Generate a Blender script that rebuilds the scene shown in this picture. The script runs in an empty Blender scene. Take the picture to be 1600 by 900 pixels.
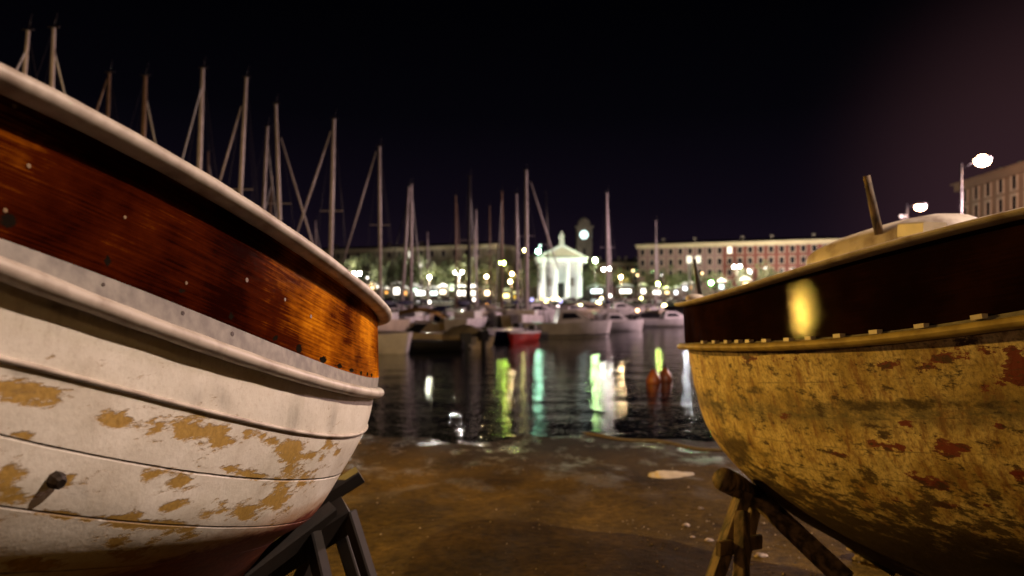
import bpy, bmesh, math, random
import numpy as np
from mathutils import Vector, Matrix
random.seed(7)
rng = np.random.default_rng(7)
S = bpy.context.scene
COL = S.collection
R = math.radians

# ------------------------------------------------------------------ camera, sky, light, exposure
F, CX, HY = 1155.0, 800.0, 468.0          # focal length in pixels of the 1600 frame, horizon row
cam_d = bpy.data.cameras.new('camera'); cam = bpy.data.objects.new('camera', cam_d); COL.objects.link(cam)
cam.location = (0, 0, 0); cam.rotation_euler = (R(90), 0, 0)
cam_d.sensor_width = 36; cam_d.lens = 36 * F / 1600; cam_d.shift_y = 18 / 1600
cam_d.clip_start = 0.02; cam_d.clip_end = 6000
cam_d.dof.use_dof = True; cam_d.dof.focus_distance = 2.05; cam_d.dof.aperture_fstop = 2.5
S.camera = cam

w = bpy.data.worlds.new('World'); S.world = w; w.use_nodes = True
nt = w.node_tree; nt.nodes.clear()
def N(t, ty, **k):
    n = t.nodes.new(ty)
    for a, b in k.items(): setattr(n, a, b)
    return n
wo = N(nt, 'ShaderNodeOutputWorld'); bg = N(nt, 'ShaderNodeBackground')
tc = N(nt, 'ShaderNodeTexCoord'); sx = N(nt, 'ShaderNodeSeparateXYZ')
nt.links.new(tc.outputs['Generated'], sx.inputs[0])
cr = N(nt, 'ShaderNodeValToRGB'); nt.links.new(sx.outputs['Z'], cr.inputs[0])   # city glow fading upwards
e = cr.color_ramp.elements
e[0].position = 0.0; e[0].color = (.0105, .0058, .0125, 1)
e[1].position = 0.36; e[1].color = (.0004, .0004, .0009, 1)
q = cr.color_ramp.elements.new(.12); q.color = (.0040, .0026, .0058, 1)
q = cr.color_ramp.elements.new(.24); q.color = (.0012, .0010, .0022, 1)
vm = N(nt, 'ShaderNodeVectorMath', operation='DOT_PRODUCT')                        # sodium glow of the quarter to the right
nt.links.new(tc.outputs['Generated'], vm.inputs[0]); vm.inputs[1].default_value = Vector((.62, .76, .10)).normalized()
mr = N(nt, 'ShaderNodeMapRange'); mr.interpolation_type = 'SMOOTHSTEP'
mr.inputs['From Min'].default_value = .92; mr.inputs['From Max'].default_value = 1.0
nt.links.new(vm.outputs['Value'], mr.inputs[0])
mx = N(nt, 'ShaderNodeMix', data_type='RGBA', blend_type='ADD'); pw = N(nt, 'ShaderNodeMath', operation='POWER'); pw.inputs[1].default_value = 3.2; nt.links.new(mr.outputs[0], pw.inputs[0]); nt.links.new(pw.outputs[0], mx.inputs[0])
nt.links.new(cr.outputs[0], mx.inputs[6]); mx.inputs[7].default_value = (.026, .011, .012, 1)
nt.links.new(mx.outputs[2], bg.inputs[0]); bg.inputs[1].default_value = 1.0
nt.links.new(bg.outputs[0], wo.inputs[0])

def lamp(name, loc, power, color, radius=.1, kind='POINT', aim=None, spot=60):
    d = bpy.data.lights.new(name, kind); d.energy = power; d.color = color; d.shadow_soft_size = radius
    o = bpy.data.objects.new(name, d); o.location = loc
    if kind == 'SPOT':
        d.spot_size = R(spot); d.spot_blend = .6
        o.rotation_euler = (Vector(aim) - Vector(loc)).to_track_quat('-Z', 'Y').to_euler()
    COL.objects.link(o); return o
KEY = (5.6, 2.9, 4.7)           # street lamp over the slipway, above the right boat
WARM = (-5.2, 9.1, .85)         # sodium lamp at the water's edge behind the white boat
BACK_FILL = (-.6, -6.2, 3.6)         # weaker fill light added behind the camera
lamp('quay_lamp_light', KEY, 3000, (1.0, .74, .57), .05)
lamp('sodium_toned_light', WARM, 2700, (1.0, .55, .09), .04)
lamp('sodium_toned_light', BACK_FILL, 330, (1.0, .55, .20), .08)  # added fill, not one of the slipway's own lamps

S.view_settings.view_transform = 'Standard'; S.view_settings.look = 'None'
S.view_settings.exposure = 0; S.view_settings.gamma = 1; S.view_settings.use_curve_mapping = False
S.render.engine = 'CYCLES'
S.cycles.max_bounces = 5; S.cycles.diffuse_bounces = 2; S.cycles.glossy_bounces = 3
S.cycles.transmission_bounces = 3; S.cycles.sample_clamp_indirect = 4
S.cycles.use_denoising = True

# ------------------------------------------------------------------ helpers
def P(px, py, Y):
    return Vector(((px - CX) / F * Y, Y, (HY - py) / F * Y))
def px_of(X, Y): return CX + F * X / Y

def tag(o, label=None, cat=None, group=None, kind=None):
    if label: o['label'] = label
    if cat: o['category'] = cat
    if group: o['group'] = group
    if kind: o['kind'] = kind
    return o
def empty(name, loc, label=None, cat=None, group=None, rz=0.0):
    o = bpy.data.objects.new(name, None); o.location = loc; o.rotation_euler = (0, 0, rz)
    o.empty_display_size = .2; COL.objects.link(o); return tag(o, label, cat, group)
def copy_tree(o, parent=None):
    c = o.copy(); COL.objects.link(c); c.parent = parent
    for ch in list(o.children): copy_tree(ch, c)
    return c

class MB:
    def __init__(s): s.v = []; s.f = []; s.sm = []
    def add(s, vs, fs, smooth=False):
        b = len(s.v); s.v += [tuple(p) for p in vs]
        s.f += [tuple(b + i for i in f) for f in fs]; s.sm += [smooth] * len(fs)
        return s
    def box(s, c, d, rz=0.0, M=None):
        x, y, z = d[0] / 2, d[1] / 2, d[2] / 2
        m = M or Matrix.Rotation(rz, 3, 'Z')
        vs = [Vector(c) + m @ Vector((i * x, j * y, k * z)) for k in (-1, 1) for j in (-1, 1) for i in (-1, 1)]
        return s.add(vs, [(0, 2, 3, 1), (4, 5, 7, 6), (0, 1, 5, 4), (2, 6, 7, 3), (0, 4, 6, 2), (1, 3, 7, 5)])
    def beam(s, a, b, wdt, hgt, roll=0.0, ch=0.0):
        a, b = Vector(a), Vector(b); d = (b - a).normalized()
        q = d.to_track_quat('Y', 'Z').to_matrix() @ Matrix.Rotation(roll, 3, 'Y')
        L = (b - a).length; c = (a + b) / 2
        if ch <= 0: return s.box(c, (wdt, L, hgt), M=q)
        x, z = wdt / 2, hgt / 2
        prof = [(x - ch, -z), (x, -z + ch), (x, z - ch), (x - ch, z), (-x + ch, z), (-x, z - ch), (-x, -z + ch), (-x + ch, -z)]
        vs = []
        for t in (-L / 2, L / 2): vs += [c + q @ Vector((u, t, v)) for u, v in prof]
        fs = [(i, (i + 1) % 8, 8 + (i + 1) % 8, 8 + i) for i in range(8)] + [tuple(range(7, -1, -1)), tuple(range(8, 16))]
        return s.add(vs, fs)
    def tube(s, pts, r, n=8, smooth=True, cap=True):
        pts = [Vector(p) for p in pts]; rr = r if hasattr(r, '__len__') else [r] * len(pts)
        vs = []; up = Vector((0, 0, 1))
        for i, p in enumerate(pts):
            d = (pts[min(i + 1, len(pts) - 1)] - pts[max(i - 1, 0)]).normalized()
            u = d.cross(up if abs(d.z) < .95 else Vector((0, 1, 0))).normalized(); v = u.cross(d)
            vs += [p + (u * math.cos(2 * math.pi * k / n) + v * math.sin(2 * math.pi * k / n)) * rr[i] for k in range(n)]
        fs = [(i * n + k, i * n + (k + 1) % n, (i + 1) * n + (k + 1) % n, (i + 1) * n + k) for i in range(len(pts) - 1) for k in range(n)]
        if cap: fs += [tuple(range(n - 1, -1, -1)), tuple((len(pts) - 1) * n + k for k in range(n))]
        return s.add(vs, fs, smooth)
    def lathe(s, c, prof, n=16, smooth=True, sx=1.0, sy=1.0):
        vs = [(c[0] + sx * r * math.cos(2 * math.pi * k / n), c[1] + sy * r * math.sin(2 * math.pi * k / n), c[2] + z) for r, z in prof for k in range(n)]
        fs = [(i * n + k, i * n + (k + 1) % n, (i + 1) * n + (k + 1) % n, (i + 1) * n + k) for i in range(len(prof) - 1) for k in range(n)]
        fs += [tuple(range(n - 1, -1, -1)), tuple((len(prof) - 1) * n + k for k in range(n))]
        return s.add(vs, fs, smooth)
    def ball(s, c, r, n=10, m=6, sq=(1, 1, 1)):
        prof = [(max(r * math.sin(math.pi * i / m), r * .02), -r * sq[2] * math.cos(math.pi * i / m)) for i in range(m + 1)]
        return s.lathe(c, prof, n, True, sq[0], sq[1])
    def prism(s, prof, y0, y1):      # profile in x,z extruded along y
        n = len(prof)
        return s.add([(x, y0, z) for x, z in prof] + [(x, y1, z) for x, z in prof],
                     [(i, (i + 1) % n, n + (i + 1) % n, n + i) for i in range(n)] + [tuple(range(n - 1, -1, -1)), tuple(range(n, 2 * n))])
    def grid(s, G, smooth=True, wrap=False):   # G rows x cols x 3
        r, c = len(G), len(G[0])
        vs = [tuple(p) for row in G for p in row]
        fs = [(i * c + j, i * c + j + 1, (i + 1) * c + j + 1, (i + 1) * c + j) for i in range(r - 1) for j in range(c - 1)]
        return s.add(vs, fs, smooth)
    def build(s, name, m, parent=None, world=False, weld=0.0):
        me = bpy.data.meshes.new(name)
        off = Vector(parent.location) if (world and parent and parent.parent is None) else \
              (Vector(parent.parent.location) if (world and parent and parent.parent) else Vector((0, 0, 0)))
        me.from_pydata([tuple(Vector(p) - off) for p in s.v], [], s.f)
        me.polygons.foreach_set('use_smooth', s.sm)
        if weld > 0:
            bm = bmesh.new(); bm.from_mesh(me); bmesh.ops.remove_doubles(bm, verts=bm.verts, dist=weld)
            bmesh.ops.recalc_face_normals(bm, faces=bm.faces); bm.to_mesh(me); bm.free()
        me.materials.append(m); me.update()
        o = bpy.data.objects.new(name, me); COL.objects.link(o)
        if parent: o.parent = parent
        return o

def col(c): return (*c, 1)
def pm(name, c1, c2=None, scale=4.0, rough=.6, bump=0.0, metallic=0.0, detail=6, stretch=(1, 1, 1), coat=0.0, contrast=(.35, .65), rough2=None):
    m = bpy.data.materials.new(name); m.use_nodes = True; t = m.node_tree; b = t.nodes['Principled BSDF']
    b.inputs['Roughness'].default_value = rough; b.inputs['Metallic'].default_value = metallic
    b.inputs['Coat Weight'].default_value = coat; b.inputs['Coat Roughness'].default_value = .12
    c2 = c2 or tuple(x * .75 for x in c1)
    tc = N(t, 'ShaderNodeTexCoord'); mp = N(t, 'ShaderNodeMapping'); mp.inputs['Scale'].default_value = stretch
    t.links.new(tc.outputs['Object'], mp.inputs[0])
    nz = N(t, 'ShaderNodeTexNoise'); nz.inputs['Scale'].default_value = scale; nz.inputs['Detail'].default_value = detail
    t.links.new(mp.outputs[0], nz.inputs['Vector'])
    r = N(t, 'ShaderNodeValToRGB'); r.color_ramp.elements[0].position = contrast[0]; r.color_ramp.elements[1].position = contrast[1]
    r.color_ramp.elements[0].color = col(c1); r.color_ramp.elements[1].color = col(c2)
    t.links.new(nz.outputs[0], r.inputs[0]); t.links.new(r.outputs[0], b.inputs['Base Color'])
    if rough2 is not None:
        q = N(t, 'ShaderNodeMapRange'); q.inputs[1].default_value = contrast[0]; q.inputs[2].default_value = contrast[1]
        q.inputs[3].default_value = rough; q.inputs[4].default_value = rough2
        t.links.new(nz.outputs[0], q.inputs[0]); t.links.new(q.outputs[0], b.inputs['Roughness'])
    if bump:
        bp = N(t, 'ShaderNodeBump'); bp.inputs['Strength'].default_value = 1; bp.inputs['Distance'].default_value = bump
        t.links.new(nz.outputs[0], bp.inputs['Height']); t.links.new(bp.outputs[0], b.inputs['Normal'])
    return m
def em(name, c, strength):
    m = bpy.data.materials.new(name); m.use_nodes = True; b = m.node_tree.nodes['Principled BSDF']
    b.inputs['Base Color'].default_value = (.1, .1, .1, 1)
    b.inputs['Emission Color'].default_value = col(c); b.inputs['Emission Strength'].default_value = strength
    return m
M = {}
M['oldwood'] = pm('weathered_timber', (.17, .11, .06), (.028, .016, .008), 16, .8, .008, stretch=(1.6, 1.6, .45), contrast=(.40, .60))
M['darkwood'] = pm('dark_timber', (.016, .010, .007), (.007, .005, .004), 9, .7, .003)
M['palepaint'] = pm('worn_pale_paint', (.50, .44, .38), (.26, .20, .16), 14, .5, .0012, contrast=(.45, .72))
M['greyband'] = pm('grey_band_paint', (.24, .22, .19), (.14, .125, .11), 30, .6, .0006)
M['iron'] = pm('rusty_iron', (.05, .035, .025), (.02, .014, .01), 40, .55, .001, .6)
M['alu'] = pm('mast_aluminium', (.68, .62, .62), (.52, .47, .48), 3, .45)
M['mastwood'] = pm('varnished_spar', (.27, .18, .13), (.18, .12, .085), 5, .5)
M['mastdark'] = pm('dark_spar', (.05, .04, .045), (.02, .02, .025), 5, .5)
M['gel'] = pm('white_gelcoat', (.70, .68, .70), (.50, .48, .50), 1.5, .25)
M['gel2'] = pm('cream_gelcoat', (.55, .47, .36), (.40, .33, .25), 1.5, .35)
M['navy'] = pm('navy_paint', (.006, .008, .035), (.004, .005, .02), 2, .25)
M['red'] = pm('red_paint', (.40, .02, .012), (.25, .012, .01), 2, .35)
M['black'] = pm('black_cover', (.010, .009, .011), (.004, .004, .005), 3, .5)
M['tarp'] = pm('grey_tarpaulin', (.34, .30, .24), (.16, .14, .11), 2.2, .7, .05)
M['ochre'] = pm('yellow_canvas', (.42, .24, .05), (.22, .12, .03), 2, .7, .02)
M['glassd'] = pm('dark_glass', (.02, .02, .03), (.015, .015, .02), 2, .08)
M['rope'] = pm('rope_fibre', (.10, .08, .06), (.04, .03, .02), 60, .9)
M['stone'] = pm('quay_stone', (.26, .23, .21), (.15, .13, .12), .6, .8, .02)
M['plaster'] = pm('pale_plaster', (.36, .31, .22), (.27, .23, .16), .15, .85)
M['cornice'] = pm('cream_cornice', (.66, .58, .40), (.55, .48, .32), .2, .8)
M['mauve'] = pm('mauve_plaster', (.30, .20, .19), (.24, .16, .15), .2, .85)
M['brick'] = pm('red_brick_wall', (.22, .080, .062), (.16, .055, .045), .5, .85)
M['tan'] = pm('brown_plaster', (.30, .20, .14), (.22, .14, .10), .2, .9)
M['trim'] = pm('window_trim_stone', (.52, .42, .34), (.42, .34, .28), .5, .8)
M['roof'] = pm('dark_roof', (.030, .022, .022), (.018, .014, .014), .5, .9)
M['marble'] = pm('white_marble', (.78, .78, .78), (.66, .66, .67), .4, .6)
M['towerm'] = pm('tower_stone', (.30, .27, .23), (.20, .18, .15), .3, .85)
M['pole'] = pm('lamp_post_paint', (.16, .13, .12), (.10, .08, .08), 3, .5)
M['leaf'] = pm('tree_leaves', (.040, .055, .020), (.085, .090, .035), .8, .6)
M['bark'] = pm('tree_bark', (.07, .05, .035), (.04, .03, .02), 6, .9, .01)
M['paving'] = pm('quay_paving', (.12, .11, .10), (.08, .07, .065), .3, .7, .01)
M['canvas'] = pm('white_canvas', (.75, .75, .74), (.6, .6, .6), 1, .7)
M['orange'] = pm('orange_plastic', (.30, .085, .02), (.20, .055, .02), 3, .4)
M['sailbag'] = pm('navy_sail_cover', (.012, .014, .06), (.006, .007, .03), 3, .8)
M['opal'] = em('clock_glass', (.75, 1, .95), 2.2)

# ------------------------------------------------------------------ ground, water
ZW = -2.06
def ground_z(x, y):
    if y > 0: z = -1.2 - .08 * y
    else: z = -1.2 - .02 * y
    n = .035 * math.sin(x * .9 + 1.3) * math.sin(y * .55 + x * .21) + .02 * math.sin(x * 2.3 + y * 1.7) + .012 * math.sin(x * 5.1 - y * 2.3 + 2)
    n += .022 * math.sin(x * .37 - 1.1 + y * .2)
    return z + n * (1 if y < 60 else 0)
def ground_mat():
    m = bpy.data.materials.new('wet_slipway'); m.use_nodes = True; t = m.node_tree; b = t.nodes['Principled BSDF']; L = t.links.new; b.inputs['Specular IOR Level'].default_value = .15
    tc = N(t, 'ShaderNodeTexCoord')
    def noise(sc, det=8, rg=.6, st=(1, 1, 1)):
        mp = N(t, 'ShaderNodeMapping'); mp.inputs['Scale'].default_value = st; L(tc.outputs['Object'], mp.inputs[0])
        n = N(t, 'ShaderNodeTexNoise'); n.inputs['Scale'].default_value = sc; n.inputs['Detail'].default_value = det; n.inputs['Roughness'].default_value = rg
        L(mp.outputs[0], n.inputs['Vector']); return n
    n1 = noise(1.3, 9, .65, (1, .6, 1)); n2 = noise(14, 10, .7); n3 = noise(2.3, 6, .6, (1, .45, 1)); n4 = noise(60, 4, .7)
    r = N(t, 'ShaderNodeValToRGB'); es = r.color_ramp.elements
    es[0].position = .30; es[0].color = (.018, .010, .003, 1); es[1].position = .70; es[1].color = (.115, .072, .014, 1)
    k = es.new(.5); k.color = (.064, .040, .007, 1)
    L(n1.outputs[0], r.inputs[0])
    r2 = N(t, 'ShaderNodeValToRGB'); r2.color_ramp.elements[0].position = .33; r2.color_ramp.elements[0].color = (.30, .26, .22, 1)
    r2.color_ramp.elements[1].position = .62; r2.color_ramp.elements[1].color = (1.2, 1.15, 1.05, 1)
    L(n2.outputs[0], r2.inputs[0])
    mu = N(t, 'ShaderNodeMix', data_type='RGBA', blend_type='MULTIPLY'); mu.inputs[0].default_value = .85
    L(r.outputs[0], mu.inputs[6]); L(r2.outputs[0], mu.inputs[7]); dk = N(t, 'ShaderNodeMix', data_type='RGBA', blend_type='MULTIPLY'); L(mu.outputs[2], dk.inputs[6]); dk.inputs[7].default_value = (.22, .20, .18, 1); L(dk.outputs[2], b.inputs['Base Color'])
    # wetness: near the water line and in low patches
    sx = N(t, 'ShaderNodeSeparateXYZ'); L(tc.outputs['Object'], sx.inputs[0])
    wl = N(t, 'ShaderNodeMapRange'); wl.inputs[1].default_value = 7.2; wl.inputs[2].default_value = 10.2; L(sx.outputs['Y'], wl.inputs[0])
    wn = N(t, 'ShaderNodeMapRange'); wn.inputs[1].default_value = .50; wn.inputs[2].default_value = .62; L(n3.outputs[0], wn.inputs[0])
    ad = N(t, 'ShaderNodeMath', operation='MULTIPLY_ADD'); wm = N(t, 'ShaderNodeMath', operation='MULTIPLY'); L(wn.outputs[0], wm.inputs[0]); wz = N(t, 'ShaderNodeMapRange'); wz.inputs[1].default_value = 6.0; wz.inputs[2].default_value = 9.5; wz.inputs[3].default_value = .05; L(sx.outputs['Y'], wz.inputs[0]); L(wz.outputs[0], wm.inputs[1]); L(wm.outputs[0], ad.inputs[0]); ad.inputs[1].default_value = 1.0
    ml = N(t, 'ShaderNodeMath', operation='MULTIPLY'); L(wl.outputs[0], ml.inputs[0]); ml.inputs[1].default_value = .25; L(ml.outputs[0], ad.inputs[2]); ad.use_clamp = True; dd = N(t, 'ShaderNodeMath', operation='MAXIMUM'); L(wl.outputs[0], dd.inputs[0]); L(ad.outputs[0], dd.inputs[1])
    L(dd.outputs[0], dk.inputs[0])
    rr = N(t, 'ShaderNodeMapRange'); rr.inputs[3].default_value = .80; rr.inputs[4].default_value = .20; L(ad.outputs[0], rr.inputs[0])
    L(rr.outputs[0], b.inputs['Roughness'])
    sp_ = N(t, 'ShaderNodeMapRange'); sp_.inputs[3].default_value = .02; sp_.inputs[4].default_value = .35; L(ad.outputs[0], sp_.inputs[0]); L(sp_.outputs[0], b.inputs['Specular IOR Level'])
    hs = N(t, 'ShaderNodeMath', operation='MULTIPLY_ADD'); L(n4.outputs[0], hs.inputs[0]); hs.inputs[1].default_value = .25; L(n2.outputs[0], hs.inputs[2])
    bp = N(t, 'ShaderNodeBump'); bp.inputs['Distance'].default_value = .04; L(hs.outputs[0], bp.inputs['Height'])
    inv = N(t, 'ShaderNodeMapRange'); inv.inputs[3].default_value = 1.0; inv.inputs[4].default_value = .18; L(ad.outputs[0], inv.inputs[0]); L(inv.outputs[0], bp.inputs['Strength'])
    L(bp.outputs[0], b.inputs['Normal'])
    return m
xs = np.concatenate([np.linspace(-1500, -12, 14), np.linspace(-11, 11, 150), np.linspace(12, 1500, 14)])
ys = np.concatenate([np.linspace(-300, -6, 10), np.linspace(-5, 16, 150), np.linspace(17, 80, 12)])
mb = MB(); mb.grid([[(x, y, ground_z(x, y)) for x in xs] for y in ys])
tag(mb.build('ground', ground_mat()), kind='structure')

def water_mat():
    m = bpy.data.materials.new('harbour_water'); m.use_nodes = True; t = m.node_tree; b = t.nodes['Principled BSDF']; L = t.links.new
    b.inputs['Base Color'].default_value = (.004, .005, .006, 1); b.inputs['Roughness'].default_value = .03
    b.inputs['IOR'].default_value = 1.6
    tc = N(t, 'ShaderNodeTexCoord')
    def noise(sc, st, det=3):
        mp = N(t, 'ShaderNodeMapping'); mp.inputs['Scale'].default_value = st; L(tc.outputs['Object'], mp.inputs[0])
        n = N(t, 'ShaderNodeTexNoise'); n.inputs['Scale'].default_value = sc; n.inputs['Detail'].default_value = det; n.inputs['Roughness'].default_value = .45
        L(mp.outputs[0], n.inputs['Vector']); return n
    a = noise(.9, (.5, 1, 1), 2); c = noise(9.0, (.7, 1, 1), 3)
    s1 = N(t, 'ShaderNodeMath', operation='MULTIPLY_ADD'); L(c.outputs[0], s1.inputs[0]); s1.inputs[1].default_value = .36; L(a.outputs[0], s1.inputs[2])
    bp = N(t, 'ShaderNodeBump'); bp.inputs['Distance'].default_value = .026; bp.inputs['Strength'].default_value = 1
    L(s1.outputs[0], bp.inputs['Height']); L(bp.outputs[0], b.inputs['Normal'])
    return m
mb = MB(); mb.add([(-1500, 6, ZW), (1500, 6, ZW), (1500, 244, ZW), (-1500, 244, ZW)], [(0, 1, 2, 3)])
tag(mb.build('water', water_mat()), kind='structure')
# far quay and the land behind it, right-hand quay
mb = MB(); mb.box((0, 1622, -1.93), (6000, 2756, 2.26)); tag(mb.build('far_quay', M['paving']), kind='structure')
mb = MB(); mb.box((829, 65, -1.9), (1600, 110, 2.3)); tag(mb.build('side_quay', M['paving']), kind='structure')
QZ = -.8

# ------------------------------------------------------------------ wooden boats
class Hull:
    """A lofted hull: each level is a plan curve round both ends plus a height line along the length."""
    def __init__(h, P0, head, B, Lh, n, m, side, levels, smax):
        h.P0 = P0; h.B = B; h.Lh = Lh; h.n = n; h.m = m; h.side = side
        a = R(head); h.d = np.array([math.sin(a), -math.cos(a)]); h.nr = np.array([-h.d[1], h.d[0]])
        h.smax = smax; h.lv = []
        for f, sil, pts, deg in levels:
            lo, hi = -.8, 2.2
            for _ in range(40):                       # stem position of this level
                mid = (lo + hi) / 2
                s = np.linspace(mid, mid + 1.6, 400); X, Y = h.xy(s, f, mid, side)
                ex = (px_of(X, Y) * side).max() * side
                if (ex - sil) * side > 0: lo = mid
                else: hi = mid
            off = (lo + hi) / 2
            s = np.linspace(off, h.smax + .1, 900); X, Y = h.xy(s, f, off, side); px = px_of(X, Y)
            i0 = int(np.argmax(px * side)); sv, pv, Yv = s[i0:], px[i0:], Y[i0:]
            o = np.argsort(pv); pp = np.array([p[0] for p in pts], float); yy = np.array([p[1] for p in pts], float)
            ok = (pp >= pv.min()) & (pp <= pv.max())
            ss = np.interp(pp[ok], pv[o], sv[o]); Ys = np.interp(pp[ok], pv[o], Yv[o])
            z = (HY - yy[ok]) / F * Ys
            h.lv.append((f, off, np.polyfit(ss, z, deg)))
    def xy(h, s, f, off, sd):
        t = np.clip((s - off) / (h.Lh - off), 0, 2)
        b = h.B * f * (1 - np.abs(1 - t) ** h.n) ** (1 / h.m) * sd
        return h.P0[0] + h.d[0] * s + h.nr[0] * b, h.P0[1] + h.d[1] * s + h.nr[1] * b
    def zz(h, s, c):
        z = np.polyval(c, np.minimum(s, h.smax)); sl = np.polyval(np.polyder(c), h.smax); tau = 1.1
        return z + np.where(s > h.smax, sl * tau * (1 - np.exp(-(s - h.smax) / tau)), 0)
    def curve(h, k, u, sd, out=0.0, dz=0.0):
        f, off, c = h.lv[k]
        g = (1 - np.cos(math.pi * u)) / 2
        s = off + (2 * h.Lh - 2 * off) * g
        X, Y = h.xy(s, f, off, sd); Z = h.zz(s, c) + dz
        p = np.stack([X, Y, Z], 1)
        if out:
            tx, ty = np.gradient(X), np.gradient(Y); L = np.hypot(tx, ty) + 1e-9
            p[:, 0] += out * ty / L * -sd; p[:, 1] += out * tx / L * sd
        return p
    def rows(h, k0, k1, u, sd, per=10, smooth=True):
        C = [h.curve(k, u, sd) for k in range(k0, k1 + 1)]; out = []
        n = len(C)
        for i in range(n - 1):
            p0 = C[max(i - 1, 0)]; p1 = C[i]; p2 = C[i + 1]; p3 = C[min(i + 2, n - 1)]
            for j in range(per + (1 if i == n - 2 else 0)):
                t = j / per
                if smooth and n > 2:
                    # only z and girth follow a soft spline
                    q = .5 * ((2 * p1) + (-p0 + p2) * t + (2 * p0 - 5 * p1 + 4 * p2 - p3) * t * t + (-p0 + 3 * p1 - 3 * p2 + p3) * t ** 3)
                else: q = p1 + (p2 - p1) * t
                out.append(q)
        return np.array(out)
def skin(h, k0, k1, name, mat, parent, nu=360, per=10, smooth=True, blobs=None, dark_smear=None):
    """Both sides of the hull between two levels, with UV = (metres along, level) and an optional wear map."""
    u = np.linspace(0, 1, nu)
    A = h.rows(k0, k1, u, h.side, per, smooth); Bq = h.rows(k0, k1, u, -h.side, per, smooth)[:, ::-1]
    G = np.concatenate([A, Bq[:, 1:]], axis=1)
    mb = MB(); mb.grid(G); o = mb.build(name, mat, parent, world=True)
    me = o.data; r, c = G.shape[:2]
    arc = np.concatenate([u * h.Lh * 2, h.Lh * 2 + u[1:] * h.Lh * 2])
    vi = np.zeros(len(me.loops), int); me.loops.foreach_get('vertex_index', vi)
    uv = me.uv_layers.new(name='UVMap'); dat = np.stack([arc[vi % c], (vi // c) / per], 1).ravel()
    uv.data.foreach_set('uv', dat)
    if blobs:
        px = CX + F * A[..., 0] / A[..., 1]; py = HY - F * A[..., 2] / A[..., 1]
        vis = A[..., 1] > .3
        for an, bl in (('wear', blobs), ('dark_smear', dark_smear or [])):
            W = np.zeros((r, c))
            for bx, by, rx, ry, ang, amp in bl:
                ca, sa = math.cos(R(ang)), math.sin(R(ang))
                rx, ry = (rx * 1.22, ry * 1.25) if an == 'wear' and dark_smear and rx > 7 and h.side > 0 else (rx, ry); dx, dy = px - bx, py - by; aa = (dx * ca + dy * sa) / rx; bb = (-dx * sa + dy * ca) / ry
                q = np.where(vis, amp * np.exp(-(aa * aa + bb * bb)), 0)
                W[:, :nu] = np.maximum(W[:, :nu], q)
            at = me.attributes.new(an, 'FLOAT', 'POINT'); at.data.foreach_set('value', W.ravel())
    return o
def rail(h, k, out, dz, rw, rh, name, mat, parent, nu=300, both=True, u0=0.0, nseg=12, wob=0.0):
    """Moulded strip of elliptical section running round the hull at a level."""
    u = np.linspace(u0, 1, nu); tp = lambda sd: h.curve(k, u, sd, 0, dz) + (h.curve(k, u, sd, out, dz) - h.curve(k, u, sd, 0, dz)) * (.30 + .70 * np.clip(np.minimum(u, 1 - u) / .22, 0, 1) ** .8)[:, None]
    segs = [tp(h.side)]
    if both: segs.append(tp(-h.side)[::-1][1:])
    p = np.concatenate(segs); mb = MB(); vs = []
    T = np.gradient(p, axis=0); T /= np.linalg.norm(T, axis=1)[:, None] + 1e-9
    for i in range(len(p)):
        d = Vector(T[i]); a = d.cross(Vector((0, 0, 1))).normalized(); b = a.cross(d)
        e1 = 1 + wob * (math.sin(i * .9) + math.sin(i * .37 + 1)) * .5
        vs.append([Vector(p[i]) + a * (rw * e1 * math.cos(2 * math.pi * j / nseg)) + b * (rh * e1 * math.sin(2 * math.pi * j / nseg)) for j in range(nseg + 1)])
    mb.grid(vs); return mb.build(name, mat, parent, world=True)

def uvnoise(t, sc, st, det=8, rg=.6):
    tc = N(t, 'ShaderNodeTexCoord'); mp = N(t, 'ShaderNodeMapping'); mp.inputs['Scale'].default_value = st
    t.links.new(tc.outputs['Object'], mp.inputs[0])
    n = N(t, 'ShaderNodeTexNoise'); n.inputs['Scale'].default_value = sc; n.inputs['Detail'].default_value = det; n.inputs['Roughness'].default_value = rg
    t.links.new(mp.outputs[0], n.inputs['Vector']); return n
def ramp(t, src, stops):
    r = N(t, 'ShaderNodeValToRGB'); e = r.color_ramp.elements
    e[0].position, e[0].color = stops[0][0], col(stops[0][1]); e[1].position, e[1].color = stops[-1][0], col(stops[-1][1])
    for p, c in stops[1:-1]: e.new(p).color = col(c)
    t.links.new(src, r.inputs[0]); return r.outputs[0]
def mixc(t, fac, a, b, mode='MIX'):
    m = N(t, 'ShaderNodeMix', data_type='RGBA', blend_type=mode)
    for i, v in ((0, fac), (6, a), (7, b)):
        if isinstance(v, (int, float)): m.inputs[i].default_value = v
        elif isinstance(v, tuple): m.inputs[i].default_value = col(v)
        else: t.links.new(v, m.inputs[i])
    return m.outputs[2]
def math_(t, op, a, b=0.0, c=0.0, clamp=False):
    m = N(t, 'ShaderNodeMath', operation=op); m.use_clamp = clamp
    for i, v in enumerate((a, b, c)):
        if isinstance(v, (int, float)): m.inputs[i].default_value = v
        else: t.links.new(v, m.inputs[i])
    return m.outputs[0]
def maprange(t, v, a, b, c=0.0, d=1.0):
    m = N(t, 'ShaderNodeMapRange')
    t.links.new(v, m.inputs[0]); m.inputs[1].default_value = a; m.inputs[2].default_value = b; m.inputs[3].default_value = c; m.inputs[4].default_value = d
    return m.outputs[0]
def attr(t, name):
    a = N(t, 'ShaderNodeAttribute'); a.attribute_name = name; return a.outputs['Fac']
def uvxy(t):
    a = N(t, 'ShaderNodeUVMap'); s = N(t, 'ShaderNodeSeparateXYZ'); t.links.new(a.outputs[0], s.inputs[0]); return s.outputs[0], s.outputs[1]

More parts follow.
